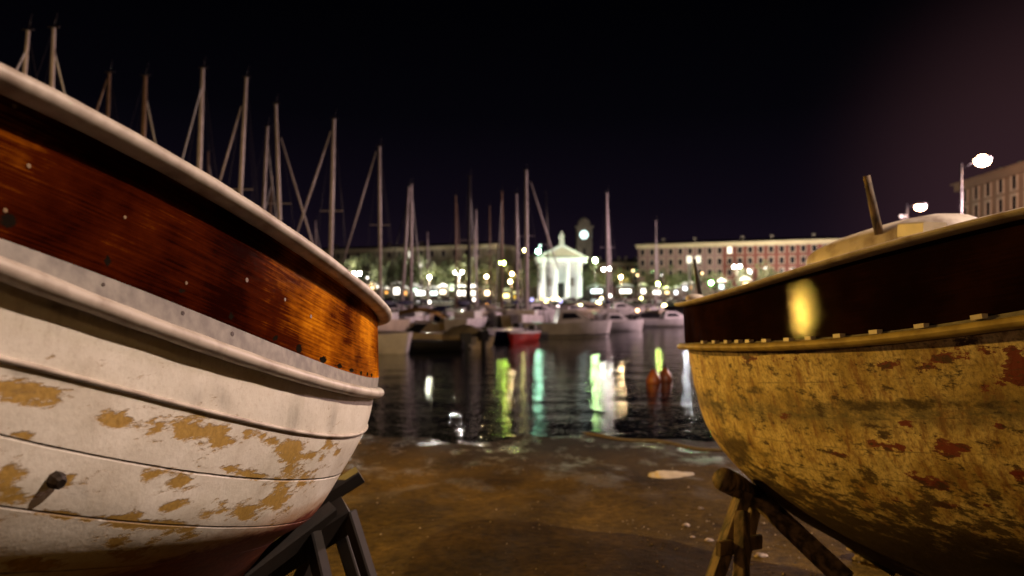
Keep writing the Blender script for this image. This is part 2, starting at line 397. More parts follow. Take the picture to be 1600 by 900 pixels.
# ---- left boat -----------------------------------------------------------
LB = Hull((-.75, 3.4), -25, .9, 2.8, 2, 2, 1, [
    (.985, 590, [(0, 137), (100, 192), (233, 256), (311, 297), (400, 353), (480, 406), (560, 464), (599, 501)], 3),    # 0 gunwale
    (.985, 592, [(0, 372), (136, 421), (272, 474), (350, 505), (428, 536), (506, 568), (545, 582), (580, 590)], 3),   # 1 foot of the wooden strake
    (.995, 590, [(0, 406), (117, 444), (233, 493), (331, 532), (389, 553), (506, 588), (560, 603), (585, 607)], 3),   # 2 top of the rail
    (.980, 585, [(0, 441), (97, 470), (194, 507), (311, 550), (428, 583), (545, 612), (580, 616)], 3),                # 3 foot of the rail
    (.965, 572, [(0, 562), (97, 584), (194, 608), (292, 635), (389, 661), (486, 677), (564, 676)], 3),                # 4 moulding
    (.945, 534, [(0, 681), (116, 705), (233, 728), (349, 745), (446, 750), (520, 745)], 3),                            # 5 seam
    (.905, 489, [(0, 792), (155, 811), (310, 823), (368, 824), (470, 815)], 2),                                         # 6 seam
    (.80, 433, [(0, 895), (200, 887), (310, 872), (420, 850)], 2),                                                     # 7
    (.50, 385, [(0, 985), (200, 960), (370, 905)], 1),                                                                 # 8
    (.035, 350, [(0, 1060), (330, 960)], 1)], 2.02)                                                                    # 9 keel
def white_hull_mat():
    m = bpy.data.materials.new('worn_white_hull_paint'); m.use_nodes = True; t = m.node_tree; b = t.nodes['Principled BSDF']; L = t.links.new
    U, V = uvxy(t)
    n1 = uvnoise(t, 6, (1, 1, 1)); n2 = uvnoise(t, 26, (1, .4, 1.6), 8, .7); n3 = uvnoise(t, 90, (1, 1, 1), 4); nv = uvnoise(t, 9, (1.6, 1.6, .25), 6, .65)
    base = ramp(t, n1.outputs[0], [(.3, (.82, .79, .72)), (.55, (.70, .66, .58)), (.75, (.52, .47, .39))])
    base = mixc(t, maprange(t, n3.outputs[0], .50, .75, 0, .35), base, (.45, .38, .30))
    st = maprange(t, nv.outputs[0], .60, .74); st = math_(t, 'MULTIPLY', st, maprange(t, V, .0, 1.6, .55, .15))
    base = mixc(t, st, base, (.34, .26, .20))                                     # rubbed vertical smears
    g = math_(t, 'ADD', attr(t, 'wear'), math_(t, 'MULTIPLY', math_(t, 'SUBTRACT', n2.outputs[0], .5), 3.0))
    patch = maprange(t, g, .42, .62)
    yel = ramp(t, n3.outputs[0], [(.3, (.30, .17, .025)), (.7, (.50, .31, .06))])
    base = mixc(t, maprange(t, g, .30, .44, 0, .45), base, (.50, .42, .32))
    base = mixc(t, math_(t, 'MULTIPLY', patch, .95), base, yel)
    base = mixc(t, maprange(t, g, 1.15, 1.5, 0, .8), base, (.20, .13, .06))
    so = math_(t, 'MULTIPLY', attr(t, 'dark_smear'), maprange(t, nv.outputs[0], .35, .62, .2, 1.0))
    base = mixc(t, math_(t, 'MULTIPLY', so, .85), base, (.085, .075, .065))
    # plank seams
    def seam(v, wd):
        d = math_(t, 'ABSOLUTE', math_(t, 'SUBTRACT', math_(t, 'ADD', V, math_(t, 'MULTIPLY', math_(t, 'SUBTRACT', n1.outputs[0], .5), .02)), v))
        return maprange(t, d, 0, wd, 1, 0)
    sm = math_(t, 'MAXIMUM', seam(2.0, .028), math_(t, 'MAXIMUM', seam(3.0, .028), seam(4.0, .02)))
    base = mixc(t, math_(t, 'MULTIPLY', sm, maprange(t, n2.outputs[0], .3, .6, .25, .95)), base, (.10, .07, .045))
    # antifouling paint below the waterline (a level line on the boat)
    tc = N(t, 'ShaderNodeTexCoord'); sp = N(t, 'ShaderNodeSeparateXYZ'); L(tc.outputs['Object'], sp.inputs[0])
    wl = math_(t, 'ADD', sp.outputs[2], math_(t, 'MULTIPLY', sp.outputs[1], .115))
    wl = math_(t, 'ADD', wl, math_(t, 'MULTIPLY', math_(t, 'SUBTRACT', n2.outputs[0], .5), .10))
    ZL = .675
    bt = maprange(t, wl, ZL + .02, ZL)
    b2 = maprange(t, wl, ZL + .07, ZL + .02)
    base = mixc(t, math_(t, 'MULTIPLY', b2, .75), base, (.40, .20, .07))
    redc = ramp(t, n2.outputs[0], [(.35, (.14, .022, .010)), (.55, (.22, .045, .018)), (.72, (.36, .13, .05))])
    base = mixc(t, bt, base, redc)
    L(base, b.inputs['Base Color'])
    L(maprange(t, n3.outputs[0], .3, .7, .42, .6), b.inputs['Roughness'])
    hh = math_(t, 'SUBTRACT', math_(t, 'MULTIPLY', n3.outputs[0], .12), math_(t, 'ADD', math_(t, 'MULTIPLY', patch, .22), sm))
    hh = math_(t, 'ADD', hh, math_(t, 'MULTIPLY', n1.outputs[0], 1.2))
    bp = N(t, 'ShaderNodeBump'); bp.inputs['Distance'].default_value = .004; L(hh, bp.inputs['Height']); L(bp.outputs[0], b.inputs['Normal'])
    return m
def varnish_mat(name, stops, coatr=.12, rough=.6, wear=True, coat=.05, spec=.0, bumpd=.0007):
    m = bpy.data.materials.new(name); m.use_nodes = True; t = m.node_tree; b = t.nodes['Principled BSDF']; L = t.links.new
    U, V = uvxy(t)
    cv = N(t, 'ShaderNodeCombineXYZ'); L(math_(t, 'MULTIPLY', U, .45), cv.inputs[0]); L(math_(t, 'MULTIPLY', V, 3.2), cv.inputs[1])
    g = N(t, 'ShaderNodeTexNoise'); g.inputs['Scale'].default_value = 14; g.inputs['Detail'].default_value = 10; g.inputs['Roughness'].default_value = .72; L(cv.outputs[0], g.inputs['Vector'])
    big = uvnoise(t, 2.6, (1, 1, 1.4), 5)
    f = math_(t, 'ADD', math_(t, 'MULTIPLY', g.outputs[0], .36), math_(t, 'MULTIPLY', big.outputs[0], .64))
    if wear: f = math_(t, 'ADD', f, maprange(t, U, 1.0, 2.05, .13, -.055))      # the varnish is older and darker amidships
    base = ramp(t, f, stops)
    if wear:
        n2 = uvnoise(t, 40, (1, 1, 1), 6, .7)
        k = maprange(t, math_(t, 'ADD', attr(t, 'wear'), math_(t, 'MULTIPLY', math_(t, 'SUBTRACT', n2.outputs[0], .5), .8)), .48, .62)
        base = mixc(t, k, base, (.010, .007, .005))
    L(base, b.inputs['Base Color']); b.inputs['Roughness'].default_value = rough
    b.inputs['Coat Weight'].default_value = coat; b.inputs['Specular IOR Level'].default_value = spec; b.inputs['Coat Roughness'].default_value = coatr
    hn = uvnoise(t, 22, (1, 1, 2.2), 7, .65); bp = N(t, 'ShaderNodeBump'); bp.inputs['Distance'].default_value = bumpd
    L(math_(t, 'ADD', hn.outputs[0], math_(t, 'MULTIPLY', g.outputs[0], .5)), bp.inputs['Height']); L(bp.outputs[0], b.inputs['Normal']); L(bp.outputs[0], b.inputs['Coat Normal'])
    return m
lb = empty('wooden_boat', (-1.3, 1.2, -1.25), 'large white wooden boat with varnished brown top strake filling the left foreground', 'boat')
blobs = [(45, 612, 62, 16, 6, 1.1), (5, 605, 40, 12, 0, .9), (185, 657, 26, 12, 8, .95), (35, 681, 20, 9, 0, .8), (15, 752, 22, 34, 0, .9), (330, 678, 34, 18, 10, 1.0),
         (290, 672, 44, 13, 20, .9), (245, 665, 18, 12, 0, .85), (352, 672, 12, 9, 0, .8), (390, 676, 16, 7, 0, .8), (418, 690, 20, 10, 10, .7), (455, 708, 22, 18, 0, 1.0), (480, 712, 12, 9, 0, .8),
         (105, 748, 9, 17, 20, .85), (135, 748, 9, 16, 20, .6), (238, 738, 14, 11, 0, .85), (282, 751, 19, 15, 0, 1.05), (268, 789, 24, 9, -15, .9), (212, 801, 11, 9, 0, .8), (364, 735, 17, 7, 0, .95),
         (400, 744, 22, 6, 4, .9), (440, 745, 24, 9, -25, .8), (435, 775, 18, 30, 25, .9), (470, 748, 14, 16, 0, .75), (385, 800, 26, 12, -8, .85), (345, 792, 12, 14, 10, .6), (100, 806, 42, 7, 8, .95),
         (200, 818, 44, 9, 6, 1.0), (270, 822, 34, 11, 0, .85), (292, 832, 18, 12, -20, .8), (175, 846, 24, 10, 0, .85), (195, 866, 34, 14, 5, .8), (60, 883, 60, 8, 0, .9), (515, 690, 8, 16, 20, .7), (527, 706, 6, 12, 20, .6),
         (250, 850, 30, 10, 0, .55), (320, 800, 20, 10, 0, .5), (505, 720, 8, 12, 0, .5)]
skin(LB, 3, 9, 'hull', white_hull_mat(), lb, nu=420, per=14, blobs=blobs, dark_smear=[(140, 492, 60, 10, 12, 1), (200, 512, 45, 9, 14, .8), (90, 480, 40, 7, 8, .8), (60, 588, 60, 4, 8, .7), (350, 625, 30, 12, 60, .45), (455, 655, 20, 26, 20, .45), (300, 622, 20, 16, 0, .4), (520, 655, 8, 26, 10, .5)])  # sooty smears below the rail
skin(LB, 2, 3, 'rail_backing', M['palepaint'], lb, nu=300, per=2)
skin(LB, 1, 2, 'sheer_band', M['greyband'], lb, nu=360, per=4)
wb = [(430, 528, 5, 8, 0, 1), (467, 545, 6, 9, 0, 1), (505, 562, 7, 7, 0, 1.1), (530, 572, 6, 5, 0, 1), (549, 579, 5, 5, 0, 1), (564, 583, 3, 5, 0, 1), (574, 585, 2, 5, 0, 1), (581, 586, 2, 5, 0, .9),
      (168, 408, 12, 14, 0, .8), (285, 455, 12, 8, 0, .75), (12, 345, 22, 18, 0, .9), (45, 262, 9, 9, 0, .7), (362, 494, 7, 9, 0, .9)]
skin(LB, 0, 1, 'top_strake', varnish_mat('varnished_strake', [(.38, (.010, .0010, .0004)), (.50, (.050, .007, .001)), (.60, (.27, .075, .003)), (.72, (.75, .28, .010))]), lb, nu=420, per=26, smooth=False, blobs=wb)
rail(LB, 0, .034, .004, .031, .021, 'gunwale', M['palepaint'], lb, wob=.03, nseg=14)
rail(LB, 2, .006, -.019, .022, .019, 'rubbing_rail', M['palepaint'], lb, wob=.05)
rail(LB, 4, .001, 0, .0075, .0062, 'moulding', M['palepaint'], lb, wob=.05)
# plugs and scars in the strake, bolt in the hull
def surf(h, px, py, k0, k1, per=30):
    A = h.rows(k0, k1, np.linspace(0, .5, 700), h.side, per)
    d = np.hypot(CX + F * A[..., 0] / A[..., 1] - px, HY - F * A[..., 2] / A[..., 1] - py); d[A[..., 1] < .3] = 1e9
    i, j = np.unravel_index(np.argmin(d), d.shape); p = A[i, j]
    tu = A[i, min(j + 1, 699)] - A[i, max(j - 1, 0)]; tv = A[min(i + 1, len(A) - 1), j] - A[max(i - 1, 0), j]
    n = Vector(np.cross(tu, tv)).normalized()
    if n.dot(-Vector(p)) < 0: n = -n
    return Vector(p), n
p, nn = surf(LB, 84, 746, 4, 6)
mb = MB(); mb.tube([p - nn * .01, p + nn * .012, p + nn * .019, p + nn * .023], [.0165, .0165, .014, .009], 8, smooth=False); mb.build('bolt', M['iron'], lb, world=True)
plug = pm('wood_plug', (.22, .12, .035), (.12, .06, .02), 40, .5)
mb = MB()
for a, b_, r_ in ((44, 261, .004), (195, 337, .0035), (5, 329, .004), (385, 440, .006), (291, 444, .004), (22, 168, .004), (485, 496, .006), (445, 468, .005)):
    p, nn = surf(LB, a, b_, 0, 1); mb = MB(); mb.tube([p - nn * .002, p + nn * .0012], r_, 9, smooth=False); mb.build('plug', plug, lb, world=True)
mb = MB()
for a, b_, r_ in ((162, 445, .004), (285, 489, .005), (362, 522, .006)):
    p, nn = surf(LB, a, b_, 1, 2); mb = MB(); mb.tube([p - nn * .002, p + nn * .0012], r_, 7, smooth=False); mb.build('fastening', M['iron'], lb, world=True)
# deck and stem head
def deck(h, k, mat, parent, dz=-.03, camber=.05, nu=90, inset=.985):
    u = np.linspace(0, 1, nu); A = h.curve(k, u, h.side, 0, dz); Bq = h.curve(k, u, -h.side, 0, dz); G = []
    for j in range(11):
        t = j / 10; q = A + (Bq - A) * t; q[:, 2] += camber * 4 * t * (1 - t) * np.sin(np.pi * u); G.append(q)
    mb = MB(); mb.grid(G); return mb.build('deck', mat, parent, world=True)
deck(LB, 0, M['oldwood'], lb)
mb = MB(); c = P(576, 474, 3.36); mb.ball(c, .038, 14, 8, (1, 1, 1.25)); mb.tube([c - Vector((0, 0, .2)), c], .03, 12); mb.build('stem_head', M['palepaint'], lb, world=True)
f0 = LB.lv
mb = MB(); st = []
for k in range(1, 10):
    f, off, cc = LB.lv[k]; s = np.array([off - .012]); st.append(Vector((LB.P0[0] + LB.d[0] * s[0], LB.P0[1] + LB.d[1] * s[0], float(LB.zz(s, cc)[0]))))
mb.tube(st, .02, 8); mb.build('stem_post', M['darkwood'], lb, world=True)

# ---- right boat ----------------------------------------------------------
RB = Hull((1.27, 4.7), 22, 1.0, 3.2, 2, 2, -1, [
    (1.00, 1067, [(1072, 476), (1125, 465), (1182, 447), (1268, 421), (1332, 404), (1396, 388), (1484, 364), (1600, 335)], 3),
    (1.034, 1070, [(1075, 536), (1147, 534), (1253, 530), (1342, 522), (1431, 512), (1502, 501), (1600, 484)], 3),
    (1.044, 1067, [(1070, 537), (1147, 537), (1253, 533), (1342, 526), (1431, 516), (1502, 507), (1600, 493)], 3),
    (1.028, 1075, [(1080, 552), (1111, 556), (1182, 556), (1253, 551), (1342, 544), (1431, 535), (1502, 528), (1600, 514)], 3),
    (.95, 1088, [(1092, 620), (1200, 640), (1350, 645), (1500, 642), (1600, 638)], 2),
    (.87, 1108, [(1112, 678), (1250, 722), (1400, 745), (1600, 755)], 2),
    (.74, 1150, [(1156, 734), (1300, 790), (1450, 825), (1600, 850)], 2),
    (.52, 1225, [(1232, 800), (1350, 845), (1600, 905)], 2),
    (.25, 1330, [(1340, 862), (1600, 950)], 1),
    (.03, 1400, [(1420, 905), (1600, 985)], 1)], 2.55)
def flaky_hull_mat():
    m = bpy.data.materials.new('flaking_ochre_hull_paint'); m.use_nodes = True; t = m.node_tree; b = t.nodes['Principled BSDF']; L = t.links.new
    U, V = uvxy(t)
    n1 = uvnoise(t, 5, (1, 1, 1), 8, .65); n2 = uvnoise(t, 17, (1, .5, 1.5), 9, .72); n3 = uvnoise(t, 70, (1, 1, 1), 5, .7); ns = uvnoise(t, 11, (2.2, 2.2, .5), 7, .7)
    base = ramp(t, n1.outputs[0], [(.26, (.12, .07, .02)), (.40, (.46, .33, .11)), (.56, (.74, .60, .30)), (.78, (.22, .14, .04))])
    base = mixc(t, maprange(t, n3.outputs[0], .45, .65, 0, .75), base, (.14, .09, .04))
    base = mixc(t, maprange(t, ns.outputs[0], .50, .64, 0, .8), base, (.20, .07, .020))        # rust-coloured runs
    rub = math_(t, 'MULTIPLY', maprange(t, math_(t, 'ABSOLUTE', math_(t, 'SUBTRACT', V, 1.05)), 0, .30, 1, 0), maprange(t, n2.outputs[0], .36, .52))
    base = mixc(t, math_(t, 'MULTIPLY', rub, .9), base, (.12, .10, .06))                        # grimy band where the water stood
    g = math_(t, 'ADD', attr(t, 'wear'), math_(t, 'MULTIPLY', math_(t, 'SUBTRACT', n2.outputs[0], .5), 3.6))
    base = mixc(t, maprange(t, g, .40, .46), base, (.17, .016, .010))                            # old red coat showing
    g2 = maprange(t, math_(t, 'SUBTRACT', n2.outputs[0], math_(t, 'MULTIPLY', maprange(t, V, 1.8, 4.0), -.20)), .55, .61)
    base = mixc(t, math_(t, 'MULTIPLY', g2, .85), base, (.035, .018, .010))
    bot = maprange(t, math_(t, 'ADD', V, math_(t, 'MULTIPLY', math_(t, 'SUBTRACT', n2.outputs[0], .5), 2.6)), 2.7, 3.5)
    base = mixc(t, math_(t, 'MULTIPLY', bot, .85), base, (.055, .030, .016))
    base = mixc(t, maprange(t, math_(t, 'ADD', attr(t, 'dark_smear'), math_(t, 'MULTIPLY', math_(t, 'SUBTRACT', n2.outputs[0], .5), 2.2)), .25, .75, 0, .88), base, (.040, .020, .008))  # dark brown blobs, most of them towards the bottom of the hull
    for v in (.55, 1.1, 1.6, 2.1, 2.6, 3.1):
        d = math_(t, 'ABSOLUTE', math_(t, 'SUBTRACT', math_(t, 'ADD', V, math_(t, 'MULTIPLY', n1.outputs[0], .03)), v + .015))
        base = mixc(t, math_(t, 'MULTIPLY', maprange(t, d, 0, .016, 1, 0), maprange(t, n1.outputs[0], .40, .58, 0, .7)), base, (.05, .03, .015))
    L(base, b.inputs['Base Color']); b.inputs['Roughness'].default_value = .62
    bp = N(t, 'ShaderNodeBump'); bp.inputs['Distance'].default_value = .005
    L(math_(t, 'SUBTRACT', math_(t, 'ADD', n1.outputs[0], math_(t, 'MULTIPLY', n3.outputs[0], .35)), math_(t, 'MULTIPLY', maprange(t, g, .56, .62), .3)), bp.inputs['Height']); L(bp.outputs[0], b.inputs['Normal'])
    return m
rb = empty('wooden_boat', (2.1, 2.2, -1.35), 'ochre wooden boat with flaking red patches and dark glossy top strake filling the right foreground', 'boat')
rblobs = [(1590, 570, 26, 30, 0, 1.1), (1560, 600, 30, 14, -30, .8), (1520, 552, 30, 8, -10, .8), (1470, 560, 40, 9, -25, .7), (1392, 570, 22, 7, 0, .7), (1415, 662, 16, 12, 0, .9), (1410, 698, 34, 7, 4, 1.0), (1485, 700, 28, 12, 12, 1.05), (1367, 692, 12, 8, 0, .7),
          (1450, 748, 26, 12, 20, .85), (1470, 760, 14, 8, 10, .9), (1558, 662, 9, 9, 0, .8), (1590, 742, 16, 8, 0, 1.0), (1420, 743, 16, 8, 0, .6), (1480, 790, 34, 8, 0, .6), (1222, 650, 14, 9, 0, .5), (1310, 710, 16, 5, 0, .6), (1400, 780, 10, 8, 0, .7),
          (1345, 590, 20, 9, 0, .5), (1190, 560, 60, 8, 0, .5), (1540, 790, 14, 6, 0, .7)]
skin(RB, 3, 9, 'hull', flaky_hull_mat(), rb, nu=420, per=14, blobs=rblobs, dark_smear=[(1150, 700, 45, 26, 52, .9), (1205, 765, 70, 16, 38, 1), (1300, 832, 100, 20, 28, 1), (1440, 872, 100, 18, 12, 1), (1570, 890, 80, 22, 4, 1), (1122, 640, 18, 50, -12, .5), (1420, 632, 190, 9, 0, .8), (1250, 625, 60, 7, 5, .4), (1180, 610, 22, 8, 0, .7), (1215, 606, 10, 6, 0, .8), (1540, 850, 50, 10, 5, .8), (1480, 835, 40, 8, 10, .7), (1200, 710, 12, 7, 0, .9), (1405, 808, 26, 7, 15, .8)])
skin(RB, 2, 3, 'rail_backing', M['oldwood'], rb, nu=300, per=2)
skin(RB, 1, 2, 'sheer_band', M['greyband'], rb, nu=300, per=2)
skin(RB, 0, 1, 'top_strake', varnish_mat('dark_varnished_strake', [(.35, (.004, .0015, .001)), (.5, (.008, .003, .002)), (.65, (.018, .006, .003))], coatr=.03, rough=.6, wear=False, coat=.035, spec=.0, bumpd=.00035), rb, nu=360, per=20, smooth=False)
yrail = pm('yellowed_rail_paint', (.46, .35, .12), (.22, .15, .05), 11, .42, .0015, contrast=(.42, .66))
rail(RB, 0, .016, .002, .040, .014, 'gunwale', M['palepaint'], rb, wob=.03, nseg=14)
rail(RB, 2, .012, -.016, .026, .017, 'rubbing_rail', yrail, rb, wob=.04)
mb = MB()     # pale spacer blocks between strake and rail
u = np.linspace(0, .5, 3000); cv = RB.curve(1, u, -1, .010, 0.001); cpx = px_of(cv[:, 0], cv[:, 1])
for k, x in enumerate((1100, 1118, 1137, 1154, 1171, 1197, 1232, 1266, 1311, 1368, 1440, 1530)):
    i = 400 + int(np.argmin(np.abs(cpx[400:] - x))); t_ = Vector(cv[i + 5] - cv[i - 5]).normalized()
    mb = MB(); mb.beam(Vector(cv[i]) - t_ * .018, Vector(cv[i]) + t_ * .018, .022, .013); mb.build('spacer_block', M['palepaint'], rb, world=True)
deck(RB, 0, M['palepaint'], rb, dz=-.008, camber=.045)
# low cabin top with its cream hatch, two posts
def on_deck(px, Y, dz=0.0): return Vector(((px - CX) / F * Y, Y, 0))
ax = Vector((RB.d[0], RB.d[1], 0)); sd = Vector((-RB.d[1], RB.d[0], 0))
mb = MB(); prof = []
c0 = P(1380, 392, 3.55)
for i, t in enumerate(np.linspace(0, 1, 15)):
    x = -.42 + .95 * t; hgt = .165 * (math.sin(math.pi * min(1, t * 1.25 + .02) * .5)) ** .6 if t < .8 else .165 * (1 - ((t - .8) / .2) ** 2 * .85)
    wd = .20 * (1 - abs(2 * t - 1) ** 4) + .05; row = []
    for j in range(13):
        a = math.pi * j / 12; row.append(c0 + ax * x + sd * (-math.cos(a) * wd) + Vector((0, 0, -.04 + hgt * (math.sin(a) ** .55) + .06 * x)))
    prof.append(row)
mb.grid(prof); mb.build('cabin_top', M['palepaint'], rb, world=True)
mb = MB(); mb.beam(P(1420, 361, 3.15), P(1461, 359, 3.02), .12, .062, ch=.006); mb.build('hatch', pm('cream_hatch', (.52, .46, .34), (.40, .35, .26), 12, .5), rb, world=True)
mb = MB(); mb.tube([P(1374, 366, 3.3), P(1369, 345, 3.3), P(1354, 275, 3.3)], [.020, .019, .015], 10); mb.build('post', M['oldwood'], rb, world=True)
mb = MB(); mb.tube([P(1370, 352, 3.34), P(1349, 279, 3.34)], .003, 6); mb.build('cable', M['rope'], rb, world=True)
mb = MB(); mb.tube([P(1094, 462, 4.4), P(1085, 405, 4.4)], [.013, .010], 8); mb.build('thole_pin', M['darkwood'], rb, world=True)
mb = MB(); mb.ball(P(1086, 466, 4.35), .045, 12, 6, (1.3, 1, .6)); mb.build('cleat', M['palepaint'], rb, world=True)
mb = MB(); st = []
for k in range(1, 10):
    f, off, cc = RB.lv[k]; s = np.array([off - .012]); st.append(Vector((RB.P0[0] + RB.d[0] * s[0], RB.P0[1] + RB.d[1] * s[0], float(RB.zz(s, cc)[0]))))
mb.tube(st, .022, 8); mb.build('stem_post', M['darkwood'], rb, world=True)
for h in (LB, RB): print('hull', [(round(l[0], 2), round(l[1], 2), [round(float(h.zz(np.array([s]), l[2])[0]), 2) for s in (0, .5, 1, 2, 3, 5)]) for l in h.lv])

# ---- keels blocks and trestles -------------------------------------------
def trestle(label, loc, beams, mat):
    root = empty('boat_trestle', loc, label, 'trestle', 'trestles shoring up the two boats')
    for nm, a, b_, wd, ht, roll in beams:
        mb = MB(); mb.beam(a, b_, wd, ht, roll, ch=.006); mb.build(nm, mat, root, world=True)
    return root
def G(px, Y, extra=0): x = (px - CX) / F * Y; return Vector((x, Y, ground_z(x, Y) - .02))
trestle('dark timber trestle with splayed legs under the end of the white boat', (-.75, 2.8, -1.44), [
    ('cross_beam', P(470, 800, 2.95), P(563, 741, 3.02), .07, .055, .2),
    ('cross_beam', P(350, 925, 2.75), P(547, 800, 2.90), .12, .10, .3),
    ('leg', P(545, 800, 2.86), G(628, 2.80), .05, .045, .1),
    ('leg', P(528, 818, 2.94), G(596, 2.98), .07, .05, .1),
    ('leg', P(487, 830, 2.78), G(545, 2.74), .06, .05, .1),
    ('leg', P(505, 830, 3.0), G(420, 3.1), .07, .05, .1),
    ('brace', P(380, 905, 2.6), P(520, 800, 2.84), .05, .10, .6),
    ('leg', P(420, 860, 2.75), G(330, 2.6), .07, .06, .1)], M['darkwood'])
rt = trestle('weathered timber trestle with a round log head under the ochre boat', (1.2, 3.7, -1.5), [
    ('leg', P(1163, 768, 3.72), G(1104, 3.62), .095, .06, .3),
    ('leg', P(1182, 775, 3.80), G(1150, 3.80), .12, .05, .15),
    ('leg', P(1160, 800, 3.66), G(1158, 3.45), .06, .06, .5),
    ('wedge', P(1146, 762, 3.70), P(1176, 786, 3.74), .09, .035, .5),
    ('crosspiece', P(1122, 858, 3.58), P(1188, 846, 3.72), .03, .07, .0),
    ('brace', P(1192, 785, 3.75), P(1320, 905, 3.35), .10, .045, .3)], M['oldwood'])
mb = MB(); mb.tube([P(1131, 749, 3.66), P(1149, 758, 3.78), P(1215, 800, 4.1)], [.060, .060, .055], 14); mb.build('log_head', M['oldwood'], rt, world=True)
tm = pm('keel_block_timber', (.07, .05, .03), (.03, .02, .015), 10, .8, .004)
mb = MB(); g = G(1640, 2.6); mb.box((g.x, g.y, g.z + .2), (.5, .3, .4), .38); tag(mb.build('keel_block', tm), 'squat dark timber block carrying the keel of the ochre boat', 'keel block')
mb = MB(); g = G(330, 2.5); mb.box((g.x, g.y, g.z + .2), (.5, .3, .4), -.4); tag(mb.build('keel_block', tm), 'squat dark timber block carrying the keel of the white boat', 'keel block')
# rubble, slab, rope
def rock(c, r, sq, seed, n=22, m=14):
    rr = random.Random(seed); ph = [rr.uniform(0, 6) for _ in range(9)]; G_ = []
    for i in range(m + 1):
        row = []; a = math.pi * i / m
        for j in range(n + 1):
            b_ = 2 * math.pi * j / n; d = Vector((math.sin(a) * math.cos(b_), math.sin(a) * math.sin(b_), math.cos(a)))
            k = 1 + .16 * math.sin(3 * d.x + ph[0]) * math.sin(4 * d.y + ph[1]) + .12 * math.sin(7 * d.z + ph[2] + 3 * d.x) + .06 * math.sin(13 * d.x + ph[3]) * math.sin(11 * d.y + ph[4])
            row.append(Vector(c) + Vector((d.x * sq[0], d.y * sq[1], d.z * sq[2])) * r * k)
        G_.append(row)
    mb = MB(); mb.grid(G_); return mb
rockm = pm('pale_rubble', (.42, .33, .27), (.12, .09, .07), 28, .85, .02)
g = G(1402, 4.35); tag(rock(g + Vector((0, 0, .06)), .20, (1.2, .8, .35), 3, 40, 24).build('rubble_heap', rockm, weld=.001), 'pale lump of broken concrete under the ochre hull', 'rubble')
for i, (px_, py_, r_, lb_) in enumerate([(1072, 822, .022, 'small bright stone left of the log-headed trestle'), (1082, 838, .014, 'tiny pale pebble just below the small bright stone'), (1108, 842, .024, 'flat pale stone touching the trestle leg'),
                                        (1190, 866, .030, 'pale stone right of the trestle legs near the ochre hull'), (1095, 800, .018, 'small stone above the others left of the trestle'), (560, 694, .03, 'small pale stone at the water edge beside the white hull')]):
    Y = 1.2 / ((py_ - HY) / F - .08); g = G(px_, Y); tag(rock(g + Vector((0, 0, .02)), r_, (1.3, 1, .7), 10 + i, 12, 8).build('stone', rockm, weld=.0005), lb_, 'stone', 'loose stones on the slipway')
Y = 1.2 / ((741 - HY) / F - .08); g = G(1056, Y)
mb = rock((g.x, g.y, g.z + .02), .24, (1.15, .8, .12), 5, 40, 14); tag(mb.build('slab', pm('pale_foam', (.50, .44, .38), (.34, .29, .24), 9, .6, .004)), 'flat pale slab lying on the wet ground between the boats', 'slab')
pts = []
for i, t in enumerate(np.linspace(0, 1, 40)):
    px_ = 905 + 235 * t; py_ = 680 + 30 * t + 2 * math.sin(t * 9); Y = 1.2 / ((py_ - HY) / F - .08); x = (px_ - CX) / F * Y; pts.append(Vector((x, Y, ground_z(x, Y) + .015)))
mb = MB(); mb.tube(pts, .022, 7); tag(mb.build('rope', M['rope']), 'dark rope lying along the water edge towards the ochre boat', 'rope')

mb = MB(); rr_ = random.Random(4)
for k in range(900):
    y = rr_.uniform(2.6, 9.5); x = rr_.uniform(-.26, .44) * y; x += rr_.gauss(0, .15)
    if rr_.random() < .45: x = rr_.uniform(.8, 1.9); y = rr_.uniform(3.2, 5.6)
    q = rr_.uniform(.003, .011) * (1.5 if rr_.random() < .1 else 1); z = ground_z(x, y)
    a = [Vector((x + q * math.cos(t_ + k), y + q * math.sin(t_ + k), z - .002)) for t_ in (0, 1.6, 3.1, 4.6)]
    mb.add(a + [Vector((x + q * .2, y, z + q * rr_.uniform(.5, 1.0)))], [(0, 1, 4), (1, 2, 4), (2, 3, 4), (3, 0, 4)])
tag(mb.build('grit', pm('grit_stone', (.34, .26, .18), (.05, .035, .02), 25, .85, contrast=(.4, .55))), 'fine grit and shell bits scattered over the slipway', 'grit', kind='stuff')

# ------------------------------------------------------------------ buoys
def buoy(px_, Y, label):
    r = empty('buoy', ((px_ - CX) / F * Y, Y, ZW), label, 'buoy', 'orange buoys floating off the slipway')
    mb = MB(); mb.lathe((0, 0, 0), [(.05, -.12), (.16, -.05), (.185, .05), (.16, .15), (.09, .27), (.045, .34)], 16); mb.build('float_body', M['orange'], r)
    mb = MB(); mb.tube([(0, 0, .33), (0, 0, .42)], .02, 8); mb.build('mooring_eye', M['iron'], r)
buoy(1021, 18.2, 'orange buoy on the water, left one of the pair by the ochre boat')
buoy(1039, 18.6, 'orange buoy on the water, right one of the pair by the ochre boat')

